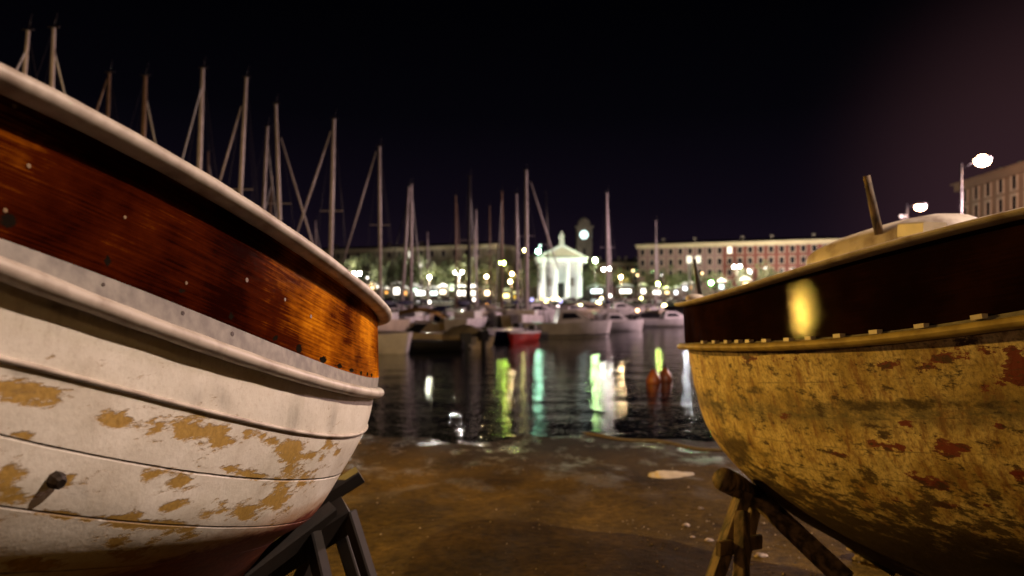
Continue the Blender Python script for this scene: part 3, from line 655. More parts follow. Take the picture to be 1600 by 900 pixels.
# ------------------------------------------------------------------ moored boats
def loft_hull(L, W, H, rake=.25, transom=.8, draft=.25, n=22):
    """x forward; bow at +L/2; returns (grid of hull, sheer curve)"""
    G_ = []
    for i in range(n + 1):
        t = i / n; x = -L / 2 + L * t
        b = W / 2 * (transom + (1 - transom) * math.sin(min(1, t / .45) * math.pi / 2)) * (1 - max(0, (t - .45) / .55) ** 2.3)
        sh = H * (1 + .22 * max(0, t - .3) ** 1.5 * 1.6); xr = rake * H * max(0, (t - .6) / .4) ** 2
        row = []
        for a, zf in ((1, 1), (.97, .75), (.9, .4), (.8, .12), (.62, -.1), (.35, -.5), (0, -1)):
            z = sh * zf if zf >= 0 else draft * zf; row.append((x + xr * (zf if zf > 0 else zf * .8), b * a, z))
        G_.append(row + [(x_, -y_, z_) for x_, y_, z_ in row[-2::-1]])
    return G_
def hullmesh(G_, name, mat, root, k0=0, k1=None, stripe=False):
    mb = MB(); mb.grid(G_); tr = G_[0]; mb.add(tr, [tuple(range(len(tr)))]); return mb.build(name, mat, root, weld=.002)
def bandmesh(G_, name, mat, root, lo, hi, out=.006):
    """Painted stripe: a thin proud strip on both sides between two heights of the hull."""
    mb = MB()
    for sgn, idx in ((1, (0, 1, 2, 3)), (-1, (12, 11, 10, 9))):
        rows = []
        for r_ in G_:
            pts = [Vector(r_[i]) for i in idx]; sh = pts[0].z; row = []
            for zf in (hi, (hi + lo) / 2, lo):
                z = sh * zf
                for a, b_ in zip(pts, pts[1:]):
                    if b_.z <= z <= a.z + 1e-6:
                        k = (a.z - z) / max(1e-6, a.z - b_.z); q = a.lerp(b_, k); break
                else: q = pts[-1].copy()
                q.y += sgn * out; row.append(q)
            rows.append(row)
        mb.grid(rows)
    return mb.build(name, mat, root)
def deckmesh(G_, mat, root, dz=-.03):
    mb = MB(); rows = []
    for r_ in G_:
        a, b_ = Vector(r_[0]), Vector(r_[-1]); rows.append([a + Vector((0, 0, dz)), (a + b_) / 2 + Vector((0, 0, dz + .05)), b_ + Vector((0, 0, dz))])
    mb.grid(rows); return mb.build('deck', mat, root)
def waterY(py): return -ZW * F / (py - HY)
def motorboat(px_, Y, L, W, H, yaw, hm, label, style='open', stripe=None, cover=None, cat='motorboat', extra=None, group='motorboats moored in the marina'):
    root = empty('motorboat', ((px_ - CX) / F * Y, Y, ZW), label, cat, group, R(yaw))
    G_ = loft_hull(L, W, H); hullmesh(G_, 'hull', hm, root)
    if stripe: bandmesh(G_, 'stripe', stripe[0], root, stripe[1], stripe[2])
    if hm is M['navy']: bandmesh([[tuple(Vector(p) * 1.0) for p in r_] for r_ in G_[18:]], 'bow_flash', M['gel'], root, .05, 1.0, .012)
    deckmesh(G_, M['gel'] if hm is not M['black'] else M['black'], root)
    if style in ('cabin', 'cruiser'):
        hc = .55 if style == 'cabin' else .75
        mb = MB(); mb.add([(-L * .12, s * W * .34, H) for s in (-1, 1)] + [(L * .30, s * W * .22, H * 1.08) for s in (-1, 1)] + [(-L * .08, s * W * .28, H + hc) for s in (-1, 1)] + [(L * .10, s * W * .20, H + hc) for s in (-1, 1)],
                          [(0, 1, 3, 2), (4, 6, 7, 5), (0, 2, 6, 4), (1, 5, 7, 3), (0, 4, 5, 1), (2, 3, 7, 6)]); cb = mb.build('cabin', M['gel'], root)
        for s in (-1, 1):
          mb = MB(); mb.add([(-L * .06, s * (W * .325), H + hc * .30), (L * .16, s * (W * .265), H + hc * .35), (L * .09, s * (W * .225), H + hc * .75), (-L * .05, s * (W * .305), H + hc * .75)], [(0, 1, 2, 3)]); mb.build('window', M['glassd'], cb)
        mb = MB(); mb.tube([(L * .30, W * .26, H * 1.1 + .35), (L * .47, 0, H * 1.2 + .4), (L * .30, -W * .26, H * 1.1 + .35)], .015, 6)
        for a in ((L * .30, W * .26), (L * .30, -W * .26), (L * .47, 0)): mb.tube([(a[0], a[1], H), (a[0], a[1], H * 1.13 + .36)], .013, 6)
        mb.build('bow_rail', M['alu'], root)
        if style == 'cruiser':
            mb = MB(); mb.tube([(-L * .2, W * .35, H), (-L * .24, W * .33, H + 1.25), (-L * .24, -W * .33, H + 1.25), (-L * .2, -W * .35, H)], .04, 8); mb.build('radar_arch', M['gel'], root)
    if style == 'open':
        mb = MB(); mb.add([(L * .08, W * .33, H), (L * .22, 0, H * 1.05), (L * .08, -W * .33, H), (0, W * .3, H + .38), (L * .12, 0, H + .42), (0, -W * .3, H + .38)], [(0, 1, 4, 3), (1, 2, 5, 4)]); mb.build('windscreen', M['glassd'], root)
    if style == 'canopy':
        mb = MB(); rows = []
        for i in range(9):
            t = i / 8; row = []
            for j in range(9):
                s = j / 8 * 2 - 1; row.append((-L * .35 + L * .62 * t, s * W * .40, H + .95 - .25 * s * s - .35 * (2 * t - 1) ** 2 * (1 if t < .5 else 1.6)))
            rows.append(row)
        mb.grid(rows); mb.build('canopy', cover, root)
        mb = MB()
        for x in (-L * .3, 0, L * .2):
            for s in (-1, 1): mb.tube([(x, s * W * .4, H), (x, s * W * .38, H + .62)], .014, 6)
        mb.build('canopy_frame', M['alu'], root)
    if style == 'cover':
        mb = MB(); rows = []
        for i in range(15):
            t = i / 14; r_ = G_[int(t * 21)]; row = []
            for j in range(11):
                s = j / 10 * 2 - 1; rise = .55 * (math.sin(math.pi * min(1, .12 + t * .95))) ** .7
                row.append((r_[0][0], s * r_[0][1] * 1.03, r_[0][2] - .08 + rise * (1 - abs(s) ** 1.6) + .03 * math.sin(i * 2.1 + j)))
            rows.append(row)
        mb.grid(rows); mb.build('cover', cover, root)
    if style in ('open', 'canopy', 'cover', 'skiff'):
        mo = MB(); mo.box((-L / 2 - .18, 0, H * .75 + .18), (.42, .32, .42)); mo.box((-L / 2 - .20, 0, .12), (.18, .12, .9)); mo.build('outboard_motor', M['black'], root)
    return root
mbs = [
    (562, 28.3, 3.8, 1.6, .68, -6, M['gel'], 'white motorboat whose bow shows just past the end of the white wooden boat', 'open', None, None),
    (655, 29.5, 3.4, 1.5, .40, 195, M['black'], 'low black inflatable boat with raised outboard beside the white bow', 'skiff', None, None),
    (668, 33.5, 4.6, 1.8, .55, 185, M['gel2'], 'beige open boat lying just behind the black inflatable', 'open', None, None),
    (722, 32.5, 3.6, 1.6, .50, 120, M['gel2'], 'boat wrapped in a wrinkled grey tarpaulin left of the navy hull', 'cover', None, M['tarp']),
    (779, 36.5, 4.4, 1.7, .60, 246, M['navy'], 'navy hulled boat with a white bow flash left of the red one', 'skiff', (M['gel'], .86, 1.0), M['black']),
    (815, 36.0, 3.4, 1.2, .50, 252, M['red'], 'small red hulled boat with white sheer between navy boat and white cruiser', 'skiff', (M['gel'], .80, 1.0), None),
    (883, 40.5, 4.9, 2.0, .78, 8, M['gel'], 'white cabin cruiser with a dark blue waterline stripe in the middle of the marina', 'cruiser', (M['navy'], .10, .2), None),
    (955, 48.5, 4.2, 1.8, .62, 10, M['gel'], 'small white cabin boat right of the white cruiser', 'cabin', None, None),
    (663, 45.0, 5.2, 2.1, .62, 4, M['gel2'], 'cream boat with an arched yellow canopy behind the beige boats', 'canopy', None, M['ochre']),
    (700, 47.5, 4.6, 2.0, .60, 170, M['gel2'], 'cream open boat moored behind the tarpaulin-covered boat', 'open', None, None),
    (1045, 56.0, 4.6, 1.9, .62, 6, M['gel'], 'white boat near the ochre hull in front of the dark pontoon', 'cabin', None, None),
    (1000, 60.0, 4.4, 1.9, .55, 184, M['black'], 'dark low boat on the right of the marina below the orange light', 'cover', None, M['black']),
]
for a in mbs:
    px_, Y, L, W, H, yaw, hm, lb_, stl, stp, cv_ = a
    motorboat(px_, Y, L, W, H, yaw, hm, lb_, stl, stp, cv_)
back = [(610, 78, 'white', 'pale motorboat in the back row, farthest left under the quay lights'), (655, 84, 'dark', 'dark covered boat in the back row above the yellow canopy'), (712, 80, 'navy', 'navy covered boat in the back row at the foot of the dark mast'),
        (765, 90, 'cream', 'cream cabin boat in the back row left of the middle masts'), (806, 76, 'dark', 'black covered boat in the back row left of the temple'), (850, 88, 'white', 'white cabin boat in the back row below the temple columns'),
        (893, 80, 'cream', 'cream cabin boat in the back row right of the temple door'), (925, 92, 'dark', 'dark boat in the back row beneath the clock tower'), (966, 86, 'white', 'white cabin boat in the back row below the mast right of the tower'),
        (1012, 94, 'mauve', 'boxy dull brown boat in the back row at the right'), (1058, 82, 'dark', 'dark boat in the back row beside the ochre hull'), (745, 64, 'cream', 'cream canopy boat in the middle row above the navy hull'),
        (835, 62, 'white', 'white canopy boat in the middle row behind the white cruiser'), (905, 66, 'cream', 'cream canopy boat in the middle row behind the cruiser stern')]
for i, (px_, Y, cname, lb_) in enumerate(back):
    hm = {'white': M['gel'], 'dark': M['black'], 'navy': M['navy'], 'cream': M['gel2'], 'mauve': M['mauve']}[cname]
    stl = {'white': 'cruiser', 'dark': 'cover', 'navy': 'cover', 'cream': 'canopy' if Y < 70 else 'cabin', 'mauve': 'cabin'}[cname]
    motorboat(px_, Y, 6.2, 2.3, .95, [15, 170, 5, 200, 160, -12][i % 6], hm, lb_, stl, None, M['sailbag'] if cname == 'navy' else M['black'] if cname == 'dark' else M['gel2'])

# sailing yachts: mast head and foot, spars as measured
def yacht(tx, ty, bx, by, Y, label, mast='alu', r=.075, spar=None, hullc='gel', yaw=80, L=7.5, boom='sailbag', sparmat=None, rows=None):
    xw = (bx - CX) / F * Y; top = P(tx, ty, Y); k = (by - ty)
    root = empty('sailing_yacht', (xw, Y, ZW), label, 'sailing yacht', 'sailing yachts moored in the marina', 0)
    base = Vector((0, 0, 0)); tl = top - root.location; foot = P(bx, by, Y) - root.location
    d = (foot - tl); foot = tl + d * ((tl.z - .9) / max(.1, (tl.z - foot.z)))      # carry the mast line down to the deck
    if abs(foot.x) > 1: foot = Vector((0, 0, .9))
    rot = Matrix.Rotation(R(yaw), 3, 'Z')
    G_ = loft_hull(L, L * .3, .95, .5, .6, .4); G_ = [[tuple(rot @ Vector(p) + Vector((foot.x, 0, 0))) for p in r_] for r_ in G_]
    hullmesh(G_, 'hull', M[hullc], root); deckmesh(G_, M['gel'], root)
    mb = MB(); mb.box((foot.x, 0, 1.15), (1.3, 2.6, .42), R(yaw - 90)); mb.build('coach_roof', M['gel'], root)
    mb = MB(); mb.tube([foot, foot.lerp(tl, .7), tl], [r * 1.1, r, r * .75], 8); mm = mb.build('mast', M[mast], root)
    mb = MB(); hm_ = tl.lerp(foot, .45); mb.beam(hm_ - Vector((.55, 0, 0)), hm_ + Vector((.55, 0, 0)), .05, .03); mb.build('spreader', M['alu'], mm)
    mb = MB(); mb.box((tl.x, tl.y, tl.z + .03), (.35, .04, .04)); mb.tube([tl, tl + Vector((.12, 0, .5))], .008, 5); mb.build('masthead_fitting', M['mastdark'], mm)
    fw = rot @ Vector((L * .48, 0, 1.15)) + Vector((foot.x, 0, 0)); af = rot @ Vector((-L * .46, 0, 1.0)) + Vector((foot.x, 0, 0))
    mb = MB(); mb.tube([tl, af], .008, 5); sdv = rot @ Vector((0, L * .14, 1))
    for s in (-1, 1): mb.tube([tl.lerp(foot, .02), hm_ + Vector((.55 * s, 0, 0)), Vector((foot.x + .9 * s, .2, 1))], .006, 5)
    mb.build('rigging', M['mastdark'], root)
    bo = Vector((foot.x, foot.y, foot.z + .95)); be = bo + (af - Vector((foot.x, 0, 1))) * .85
    mb = MB(); mb.tube([bo, bo.lerp(be, .3), be], [.15, .17, .09], 8); mb.build('furled_mainsail', M[boom], root)
    if spar:
        a, b_ = P(spar[0], spar[1], Y) - root.location, P(spar[2], spar[3], Y) - root.location
        mb = MB(); mb.tube([a, a.lerp(b_, .5), b_], [r * .30, r * .48, r * .42], 8); mb.build('furled_jib', M[sparmat or mast], root)
    else:
        mb = MB(); mb.tube([tl.lerp(foot, .06), fw], .03, 6); mb.build('furled_jib', M['canvas'], root)
    return root
Yt = [
    (44, 48, 36, 140, 22, 'yacht whose mast is farthest left, rising above the white boat gunwale', dict(r=.075)),
    (84, 44, 80, 170, 23, 'yacht whose mast is second from the left edge of the picture', dict(r=.080)),
    (171, 114, 167, 220, 28, 'yacht with a short sloping stay left of its brownish mast, third mast from the left', dict(r=.075, spar=(168, 122, 140, 205), mast='mastwood')),
    (227, 119, 223, 250, 28, 'yacht with a thick brown doubled mast, fourth from the left', dict(r=.10, mast='mastwood')),
    (317, 107, 310, 300, 30, 'yacht with a tall pale mast above the middle of the gunwale', dict(r=.10)),
    (325, 237, 326, 300, 46, 'yacht whose mast top just clears the gunwale right of the tall pale mast', dict(r=.075, mast='mastwood')),
    (385, 121, 374, 330, 32, 'yacht with a tall leaning mast and a jib furled down to its left', dict(r=.09, spar=(377, 166, 330, 330))),
    (418, 198, 410, 350, 38, 'yacht whose mast stands close left of the thin straight bright mast', dict(r=.09)),
    (425, 276, 420, 370, 46, 'yacht with a short brown mast half hidden between taller ones', dict(r=.09, mast='mastwood')),
    (431, 163, 438, 370, 34, 'yacht with a bright mast and a jib furled steeply down to its right', dict(r=.085, spar=(439, 215, 500, 420))),
    (522, 186, 516, 420, 36, 'yacht with the tall mast above the narrow end of the white boat', dict(r=.10, spar=(517, 205, 452, 400))),
    (493, 345, 494, 430, 60, 'yacht with a faint short mast left of the tall one at the boat end', dict(r=.05)),
    (593, 229, 594, 462, 40, 'yacht with a mauve mast and a thin jib line down to its left', dict(r=.085, spar=(588, 236, 536, 410))),
    (643, 288, 642, 462, 50, 'yacht with the straight right-hand mast of the close pair', dict(r=.10)),
    (639, 292, 629, 462, 52, 'yacht with the leaning left-hand mast of the close pair', dict(r=.10, spar=(641, 300, 598, 462), sparmat='mastdark')),
    (668, 363, 668, 462, 80, 'yacht with a faint short mast right of the close pair', dict(r=.07)),
    (712, 306, 713, 462, 60, 'yacht with a brown mast left of the dark one, with a short doubled spar', dict(r=.09, mast='mastwood', spar=(714, 318, 722, 462))),
    (734, 276, 732, 475, 46, 'yacht with a black mast and navy sail bundle at its foot', dict(r=.10, mast='mastdark')),
    (744, 328, 744, 462, 62, 'yacht with a thin grey mast just right of the black mast', dict(r=.08)),
    (765, 322, 766, 462, 66, 'yacht with a dim brown mast midway between black mast and orange mast', dict(r=.07, mast='mastwood', spar=(762, 340, 784, 462), sparmat='mastdark')),
    (784, 299, 784, 462, 58, 'yacht with an orange wooden mast left of the temple', dict(r=.10, mast='mastwood')),
    (807, 303, 808, 462, 56, 'yacht with a mauve mast directly left of the tallest central mast', dict(r=.10)),
    (822, 266, 823, 480, 50, 'yacht with the tallest central mast and a jib sloping towards the temple', dict(r=.12, spar=(829, 284, 872, 420))),
    (948, 301, 950, 475, 58, 'yacht with the single mast between clock tower and brick building', dict(r=.11, spar=(949, 310, 957, 475))),
    (1025, 345, 1025, 470, 70, 'yacht with a faint mast in front of the brick building', dict(r=.06)),
    (853, 300, 858, 470, 95, 'yacht with a very faint mast left of the temple roof', dict(r=.06, mast='mastdark')),
]
for i, (a, b_, c_, d_, Y, lb_, kw) in enumerate(Yt):
    yacht(a, b_, c_, d_, Y, lb_, yaw=(82 if i % 2 else -97), hullc=('gel' if i % 3 else 'gel2'), **kw)
# pontoon on the right
pr = empty('pontoon', (13, 63, ZW), 'dark floating pontoon behind the boats on the right', 'pontoon')
mb = MB(); mb.box((0, 0, .28), (13, 1.8, .3)); mb.build('walkway', M['darkwood'], pr)
mb = MB()
for x in (-5.5, -2, 2, 5.5): mb.box((x, 0, .06), (1.2, 1.6, .2))
mb.build('float', M['black'], pr)

# ------------------------------------------------------------------ far quay: buildings
def facade(name, A, B, ztop, depth, label, bays, storeys, wallm, trimm, roof=1.6, cat='building', lit=(), wall2=None, split=None, sill_rows=True, win=(1.35, 2.1)):
    """A long block from A to B (ground points), walls, cornice, roof, chimneys and one part per window."""
    A, B = Vector((A[0], A[1], QZ)), Vector((B[0], B[1], QZ)); d = (B - A); L = d.length; a = math.atan2(d.y, d.x)
    root = empty(name, A, label, cat, None, a); H = ztop - QZ
    cuts = [(0, L, wallm)] if not split else [(0, L * split, wallm), (L * split, L, wall2)]
    for x0, x1, mm in cuts:
        mb = MB(); mb.box(((x0 + x1) / 2, depth / 2, (H - 1.3) / 2), (x1 - x0, depth, H - 1.3)); mb.build('wall', mm, root)
    mb = MB(); mb.box((L / 2, depth / 2 - .3, H - .72), (L + 1.2, depth + .8, 1.15)); mb.box((L / 2, depth / 2 - .5, H - .05), (L + 2.0, depth + 1.4, .22)); mb.build('cornice', trimm, root)
    mb = MB(); y0, y1 = 1.0, depth - 1
    mb.add([(0, y0, H + .06), (L, y0, H + .06), (L, y1, H + .06), (0, y1, H + .06), (3, depth / 2, H + roof), (L - 3, depth / 2, H + roof)], [(0, 1, 5, 4), (1, 2, 5), (2, 3, 4, 5), (3, 0, 4)]); rf = mb.build('roof', M['roof'], root)
    for i in range(5):
        x = L * (.12 + .19 * i + .03 * math.sin(i * 4)); mb = MB(); mb.box((x, depth * .35, H + roof * .6 + .5), (1.1, .8, 2.0)); mb.build('chimney', M['towerm'], rf)
    step = L / bays; hs = (H - 5.2) / storeys
    for s in range(storeys):
        for b_ in range(bays):
            x = step * (b_ + .5); z = 4.6 + hs * s + hs * .45
            mb = MB(); ww, wh = win
            for (cx, cz, dx, dz) in ((x - ww / 2 - .12, z, .24, wh), (x + ww / 2 + .12, z, .24, wh), (x, z + wh / 2 + .2, ww + .6, .4), (x, z - wh / 2 - .12, ww + .6, .24)): mb.box((cx, -.06, cz), (dx, .22, dz))
            fr = mb.build('window', M['trim'], root)
            mb = MB(); mb.box((x, .02, z), (ww, .06, wh)); mb.box((x, -.03, z), (.07, .05, wh))
            mb.build('pane', M['litwin'] if (s, b_) in lit else M['glassd'], fr)
    return root
M['litwin'] = em('lit_window', (1, .93, .75), 2.2)
def gp(px_, Y): return ((px_ - CX) / F * Y, Y)
facade('palazzo', gp(420, 291), gp(775, 249), 18.6, 16, 'long pale building with a light cornice behind the masts on the left', 22, 4, M['plaster'], M['cornice'], lit={(3, 14), (2, 15)})
facade('apartment_block', gp(997, 262), gp(1316, 236), 19.3, 15, 'long brick building with a cream cornice on the right behind the ochre boat', 20, 4, M['mauve'], M['cornice'], wall2=M['brick'], split=.44, lit={(3, 9), (2, 19)})
facade('low_house', gp(925, 275), gp(1000, 270), 13.6, 12, 'lower dim orange building between the clock tower and the brick building', 6, 3, M['brick'], M['plaster'])
facade('low_house', gp(768, 270), gp(842, 268), 14.5, 12, 'lower olive building between the long pale building and the temple', 6, 3, M['plaster'], M['plaster'])
facade('tower_block', gp(1500, 128), gp(1700, 95), 20.0, 14, 'tall dim tenement on the far right behind the street lamps', 9, 5, M['tan'], M['tan'], roof=1)

# temple-fronted church
def church():
    Y = 236; cx = (877 - CX) / F * Y; root = empty('church', (cx, Y, QZ), 'floodlit white temple-fronted church with a statue on its gable', 'church')
    ZE = 12.8; Wd = 15.2
    mb = MB()
    for i in range(4): mb.box((0, 1.0 + i * .4, .15 + i * .3), (Wd + 2.4 - i * .8, 14 - i * .8, .3))
    mb.build('steps', M['marble'], root)
    mb = MB(); mb.box((0, 9.5, 7.0), (Wd - 1, 12, 11.6)); ce = mb.build('wall', M['marble'], root)
    mb = MB(); mb.box((0, 3.44, 3.7), (2.2, .1, 5)); mb.build('door', M['darkwood'], root)
    for x in (-3.6, 3.6):
        mb = MB(); mb.box((x, 3.44, 6.5), (1.5, .1, 2.6)); mb.build('niche', M['towerm'], root)
    for i in range(4):
        x = -6 + 4 * i * .98
        mb = MB(); mb.lathe((x, -2.4, 1.2), [(.95, 0), (.95, .25), (.80, .4), (.78, .7), (.74, 5), (.64, 10.2), (.66, 10.4), (.88, 10.7), (.95, 10.9), (.95, 11.15)], 18); mb.build('column', M['marble'], root)
    mb = MB(); mb.box((0, 4.4, 13.05), (Wd + .6, 16.2, 1.4)); mb.box((0, 4.4, 13.9), (Wd + 1.4, 17, .3)); mb.build('entablature', M['marble'], root)
    mb = MB(); w_ = (Wd + 1.4) / 2; mb.prism([(-w_, 14.05), (w_, 14.05), (0, 18.3)], -3.5, 12.9); pd = mb.build('pediment', M['marble'], root)
    mb = MB(); mb.prism([(-w_ + 2.2, 14.45), (w_ - 2.2, 14.45), (0, 17.2)], -3.56, -3.5); mb.build('tympanum', M['trim'], pd)
    # statue on the gable
    st = empty('statue', (cx, Y - 2.5, QZ + 17.9), 'white standing figure on top of the church gable', 'statue')
    mb = MB(); mb.box((0, 0, .5), (1.5, 1.5, 1.2)); mb.build('pedestal', M['marble'], st)
    mb = MB(); mb.lathe((0, 0, 1.05), [(.75, 0), (.72, .5), (.58, 1.3), (.62, 1.9), (.72, 2.35), (.55, 2.62), (.2, 2.72), (.18, 2.85), (.32, 3.0), (.34, 3.2), (.2, 3.45), (.03, 3.5)], 14, True, 1, .75)
    mb.tube([(.5, -.1, 3.3), (.85, -.3, 2.7), (.4, -.5, 2.5)], [.2, .17, .12], 8); mb.tube([(-.5, -.1, 3.3), (-.85, -.25, 2.6), (-.75, -.3, 2.0)], [.2, .17, .12], 8); mb.build('figure', M['marble'], st)
church()
def clock_tower():
    Y = 300; cx = (912 - CX) / F * Y; r = empty('clock_tower', (cx, Y, QZ), 'dark clock tower with a glowing round dial behind the church', 'clock tower')
    z1 = 29.8
    mb = MB(); mb.box((0, 0, z1 / 2), (6.2, 6.2, z1)); mb.build('wall', M['towerm'], r)
    mb = MB(); mb.box((0, 0, z1 + .3), (7.4, 7.4, .6)); mb.box((0, 0, z1 - 7), (6.8, 6.8, .4)); mb.build('cornice', M['towerm'], r)
    mb = MB(); mb.box((0, 0, z1 + 1.5), (4.6, 4.6, 2.0)); mb.lathe((0, 0, z1 + 2.5), [(2.2, 0), (2.0, .7), (1.2, 1.5), (.2, 1.9)], 14); mb.build('cupola', M['towerm'], r)
    for rot, nm in ((0, 1), (90, 0)):
        d = Matrix.Rotation(R(rot), 3, 'Z')
        mb = MB(); mb.tube([d @ Vector((-.2, -3.10, z1 - 3)), d @ Vector((-.2, -3.26, z1 - 3))], 2.0, 24, smooth=False); rim = mb.build('clock_rim', M['towerm'], r)
        mb = MB(); mb.tube([d @ Vector((-.2, -3.2, z1 - 3)), d @ Vector((-.2, -3.30, z1 - 3))], 1.75, 24, smooth=False); f_ = mb.build('clock_face', M['opal'], rim)
    mb = MB(); mb.box((-.2, -3.34, z1 - 2.5), (.16, .05, 1.2)); mb.box((.2, -3.34, z1 - 3), (.9, .05, .16)); mb.build('clock_hand', M['black'], r)
    mb = MB(); mb.box((0, -3.1, z1 - 10.5), (1.4, .12, 4)); mb.build('window', M['black'], r)
clock_tower()

# trees on the far quay
def tree_mesh(seed, H=11, Rr=4.2, n=1500):
    r_ = random.Random(seed); cl = [(Vector((r_.gauss(0, Rr * .45), r_.gauss(0, Rr * .45), H * .62 + r_.gauss(0, H * .14))), r_.uniform(.9, 1.9)) for _ in range(20)]
    mb = MB()
    for _ in range(n):
        c, rad = r_.choice(cl); d = Vector((r_.gauss(0, 1), r_.gauss(0, 1), r_.gauss(0, 1))).normalized() * rad * r_.uniform(.5, 1.1)
        p = c + d; a = Vector((r_.gauss(0, 1), r_.gauss(0, 1), r_.gauss(0, .6))).normalized() * r_.uniform(.16, .34); b_ = a.cross(Vector((r_.gauss(0, 1), r_.gauss(0, 1), r_.gauss(0, 1)))).normalized() * r_.uniform(.12, .26)
        mb.add([p - a, p + b_, p + a, p - b_], [(0, 1, 2, 3)])
    t = MB(); t.tube([(0, 0, 0), (.1, 0, H * .25), (0, .1, H * .5)], [.28, .22, .14], 8)
    for k in range(5): c = cl[k][0]; t.tube([(0, 0, H * .32), (c.x * .5, c.y * .5, (H * .35 + c.z) / 2), tuple(c)], [.13, .09, .04], 6)
    return mb, t
protos = []
tl_ = [(532, 232, 1.0, 'far left above the white boat end'), (562, 236, 1.05, 'behind the left pair of white lamps'), (598, 233, .95, 'behind the mauve mast'), (632, 237, 1.1, 'behind the close pair of masts'), (663, 232, 1.0, 'behind the single yellowish lamp'),
       (697, 236, 1.05, 'just left of the black mast'), (726, 232, .9, 'behind the black mast'), (752, 237, 1.1, 'behind the warm lamp'), (815, 232, 1.1, 'left of the church portico'), (832, 240, 1.25, 'touching the church on its left'),
       (926, 232, .95, 'right of the church portico'), (948, 240, 1.05, 'beneath the single right-hand mast'), (972, 233, .9, 'in front of the low orange house'), (1012, 232, .95, 'at the left corner of the brick building'), (1045, 228, .9, 'second along the brick building'),
       (1075, 230, .95, 'third along the brick building'), (1118, 228, .9, 'fourth along the brick building'), (1160, 226, .95, 'fifth along the brick building, by a twin lamp'), (1196, 226, .9, 'sixth along the brick building'), (1228, 224, .85, 'last along the brick building')]
for i, (px_, Y, s_, wh) in enumerate(tl_):
    x = (px_ - CX) / F * Y
    if i < 4:
        root = empty('tree', (x, Y, QZ)); a, b_ = tree_mesh(20 + i); a.build('crown', M['leaf'], root); b_.build('trunk', M['bark'], root); protos.append(root)
    else:
        root = copy_tree(protos[i % 4]); root.location = (x, Y, QZ)
    root.rotation_euler.z = i * 1.3; s_ *= 1.22 if px_ < 800 else 1.0; root.scale = (s_ * 1.1, s_ * 1.1, s_ * (1.0 + .08 * math.sin(i * 2.2)))
    tag(root, 'leafy quayside tree ' + wh, 'tree', 'trees along the far quay')

# ------------------------------------------------------------------ lamps
WHT, WRM, GRN, YEL, ORG, TEAL, LAV = (1, .92, .80), (1, .66, .30), (.45, 1, .35), (1, .80, .30), (1, .42, .06), (.55, 1, .85), (.55, .5, 1)
EMC = {}
def glow(c, s):
    k = (c, s)
    if k not in EMC: EMC[k] = em('lamp_glass_%d' % len(EMC), c, s)
    return EMC[k]
def street_lamp(heads, Y, c, label, s=14, r=.42, power=0, group='street lamps on the far quay', z0=QZ):
    """heads: pixel places of its globes at distance Y"""
    ps = [P(a, b_, Y) for a, b_ in heads]; mx_ = sum(p.x for p in ps) / len(ps); zt = min(p.z for p in ps)
    root = empty('street_lamp', (mx_, Y, z0), label, 'street lamp', group)
    mb = MB(); mb.tube([(0, 0, 0), (0, 0, .8), (0, 0, zt - z0 - r)], [.16, .10, .07], 8)
    mb.build('post', M['pole'], root)
    for p in ps:
        q = p - Vector((mx_, Y, z0))
        if len(ps) > 1:
            mb = MB(); mb.tube([(0, 0, zt - z0 - r - .3), (q.x, 0, q.z - r)], .05, 6); mb.build('arm', M['pole'], root)
        mb = MB(); mb.ball(tuple(q), r, 12, 8); mb.build('globe', glow(c, s), root)
        if power: l_ = lamp('globe_light', p - Vector((0, .9, 0)), power / len(ps), c, .3)
    return root
LP = [
    ([(553, 427), (562, 427)], 226, WHT, 'twin-headed white street lamp farthest left, above the white boat end', 1), ([(712, 426), (722, 425)], 226, WHT, 'twin-headed white street lamp left of the black mast', 1),
    ([(943, 421), (952, 420)], 226, WHT, 'twin-headed white street lamp right of the church', 1), ([(1147, 417), (1156, 416)], 226, WHT, 'twin-headed white street lamp in front of the brick building', 1),
    ([(671, 433)], 228, (1, .95, .7), 'single pale yellow street lamp between the two left twin lamps', 1), ([(760, 432)], 228, WRM, 'single warm street lamp right of the black mast', 1),
    ([(800, 428), (797, 440)], 228, WRM, 'warm street lamp with two heads one above the other left of the church', 1),
    ([(970, 433)], 228, WRM, 'warm street lamp in front of the low orange house', 1), ([(989, 423)], 232, WRM, 'faint small lamp high beside the low orange house', 0),
    ([(996, 430)], 232, WRM, 'faint small lamp just below its twin by the low orange house', 0), ([(1196, 419)], 230, WHT, 'small dim white lamp before the right half of the brick building', 0), ([(1097, 427)], 230, WRM, 'small dim lamp beside the pale pole on the right', 0), ([(574, 434)], 232, WHT, 'small dim lamp right of the farthest left twin lamp', 0)]
for h_, Y, c_, lb_, on in LP:
    street_lamp(h_, Y, c_, lb_, s=150 if on else 5, r=.40 if on else .36, power=(22000 if Y == 226 and h_[0][0] < 800 else 3800) if on else 0)
def traffic(px_, py_, Y, c, label, r=.5, s=16, wide=1, power=0):
    p = P(px_, py_, Y); root = empty('signal_light', (p.x, Y, QZ), label, 'signal light', 'coloured lights on the far quay')
    mb = MB(); mb.tube([(0, .3, 0), (0, .3, p.z - QZ + .3)], .09, 8); mb.build('post', M['pole'], root)
    mb = MB(); mb.box((0, .2, p.z - QZ), (r * 2 * wide + .3, .25, r * 2 + .4)); mb.build('housing', M['black'], root)
    for k in range(wide):
        mb = MB(); mb.ball(((k - (wide - 1) / 2) * r * 2.1, -.05, p.z - QZ), r, 12, 8); mb.build('lens', glow(c, s * (9 if s > 10 else 1)), root)
    if power: lamp('signal_glow', p - Vector((0, 1.2, 0)), power, c, .4)
traffic(785, 411, 224, (.62, 1, .12), 'yellow-green double light left of the church', .42, 18, 2, 900)
traffic(930, 407, 226, (.55, 1, .35), 'large bright green light right of the church roof', .62, 20, 1, 1200)
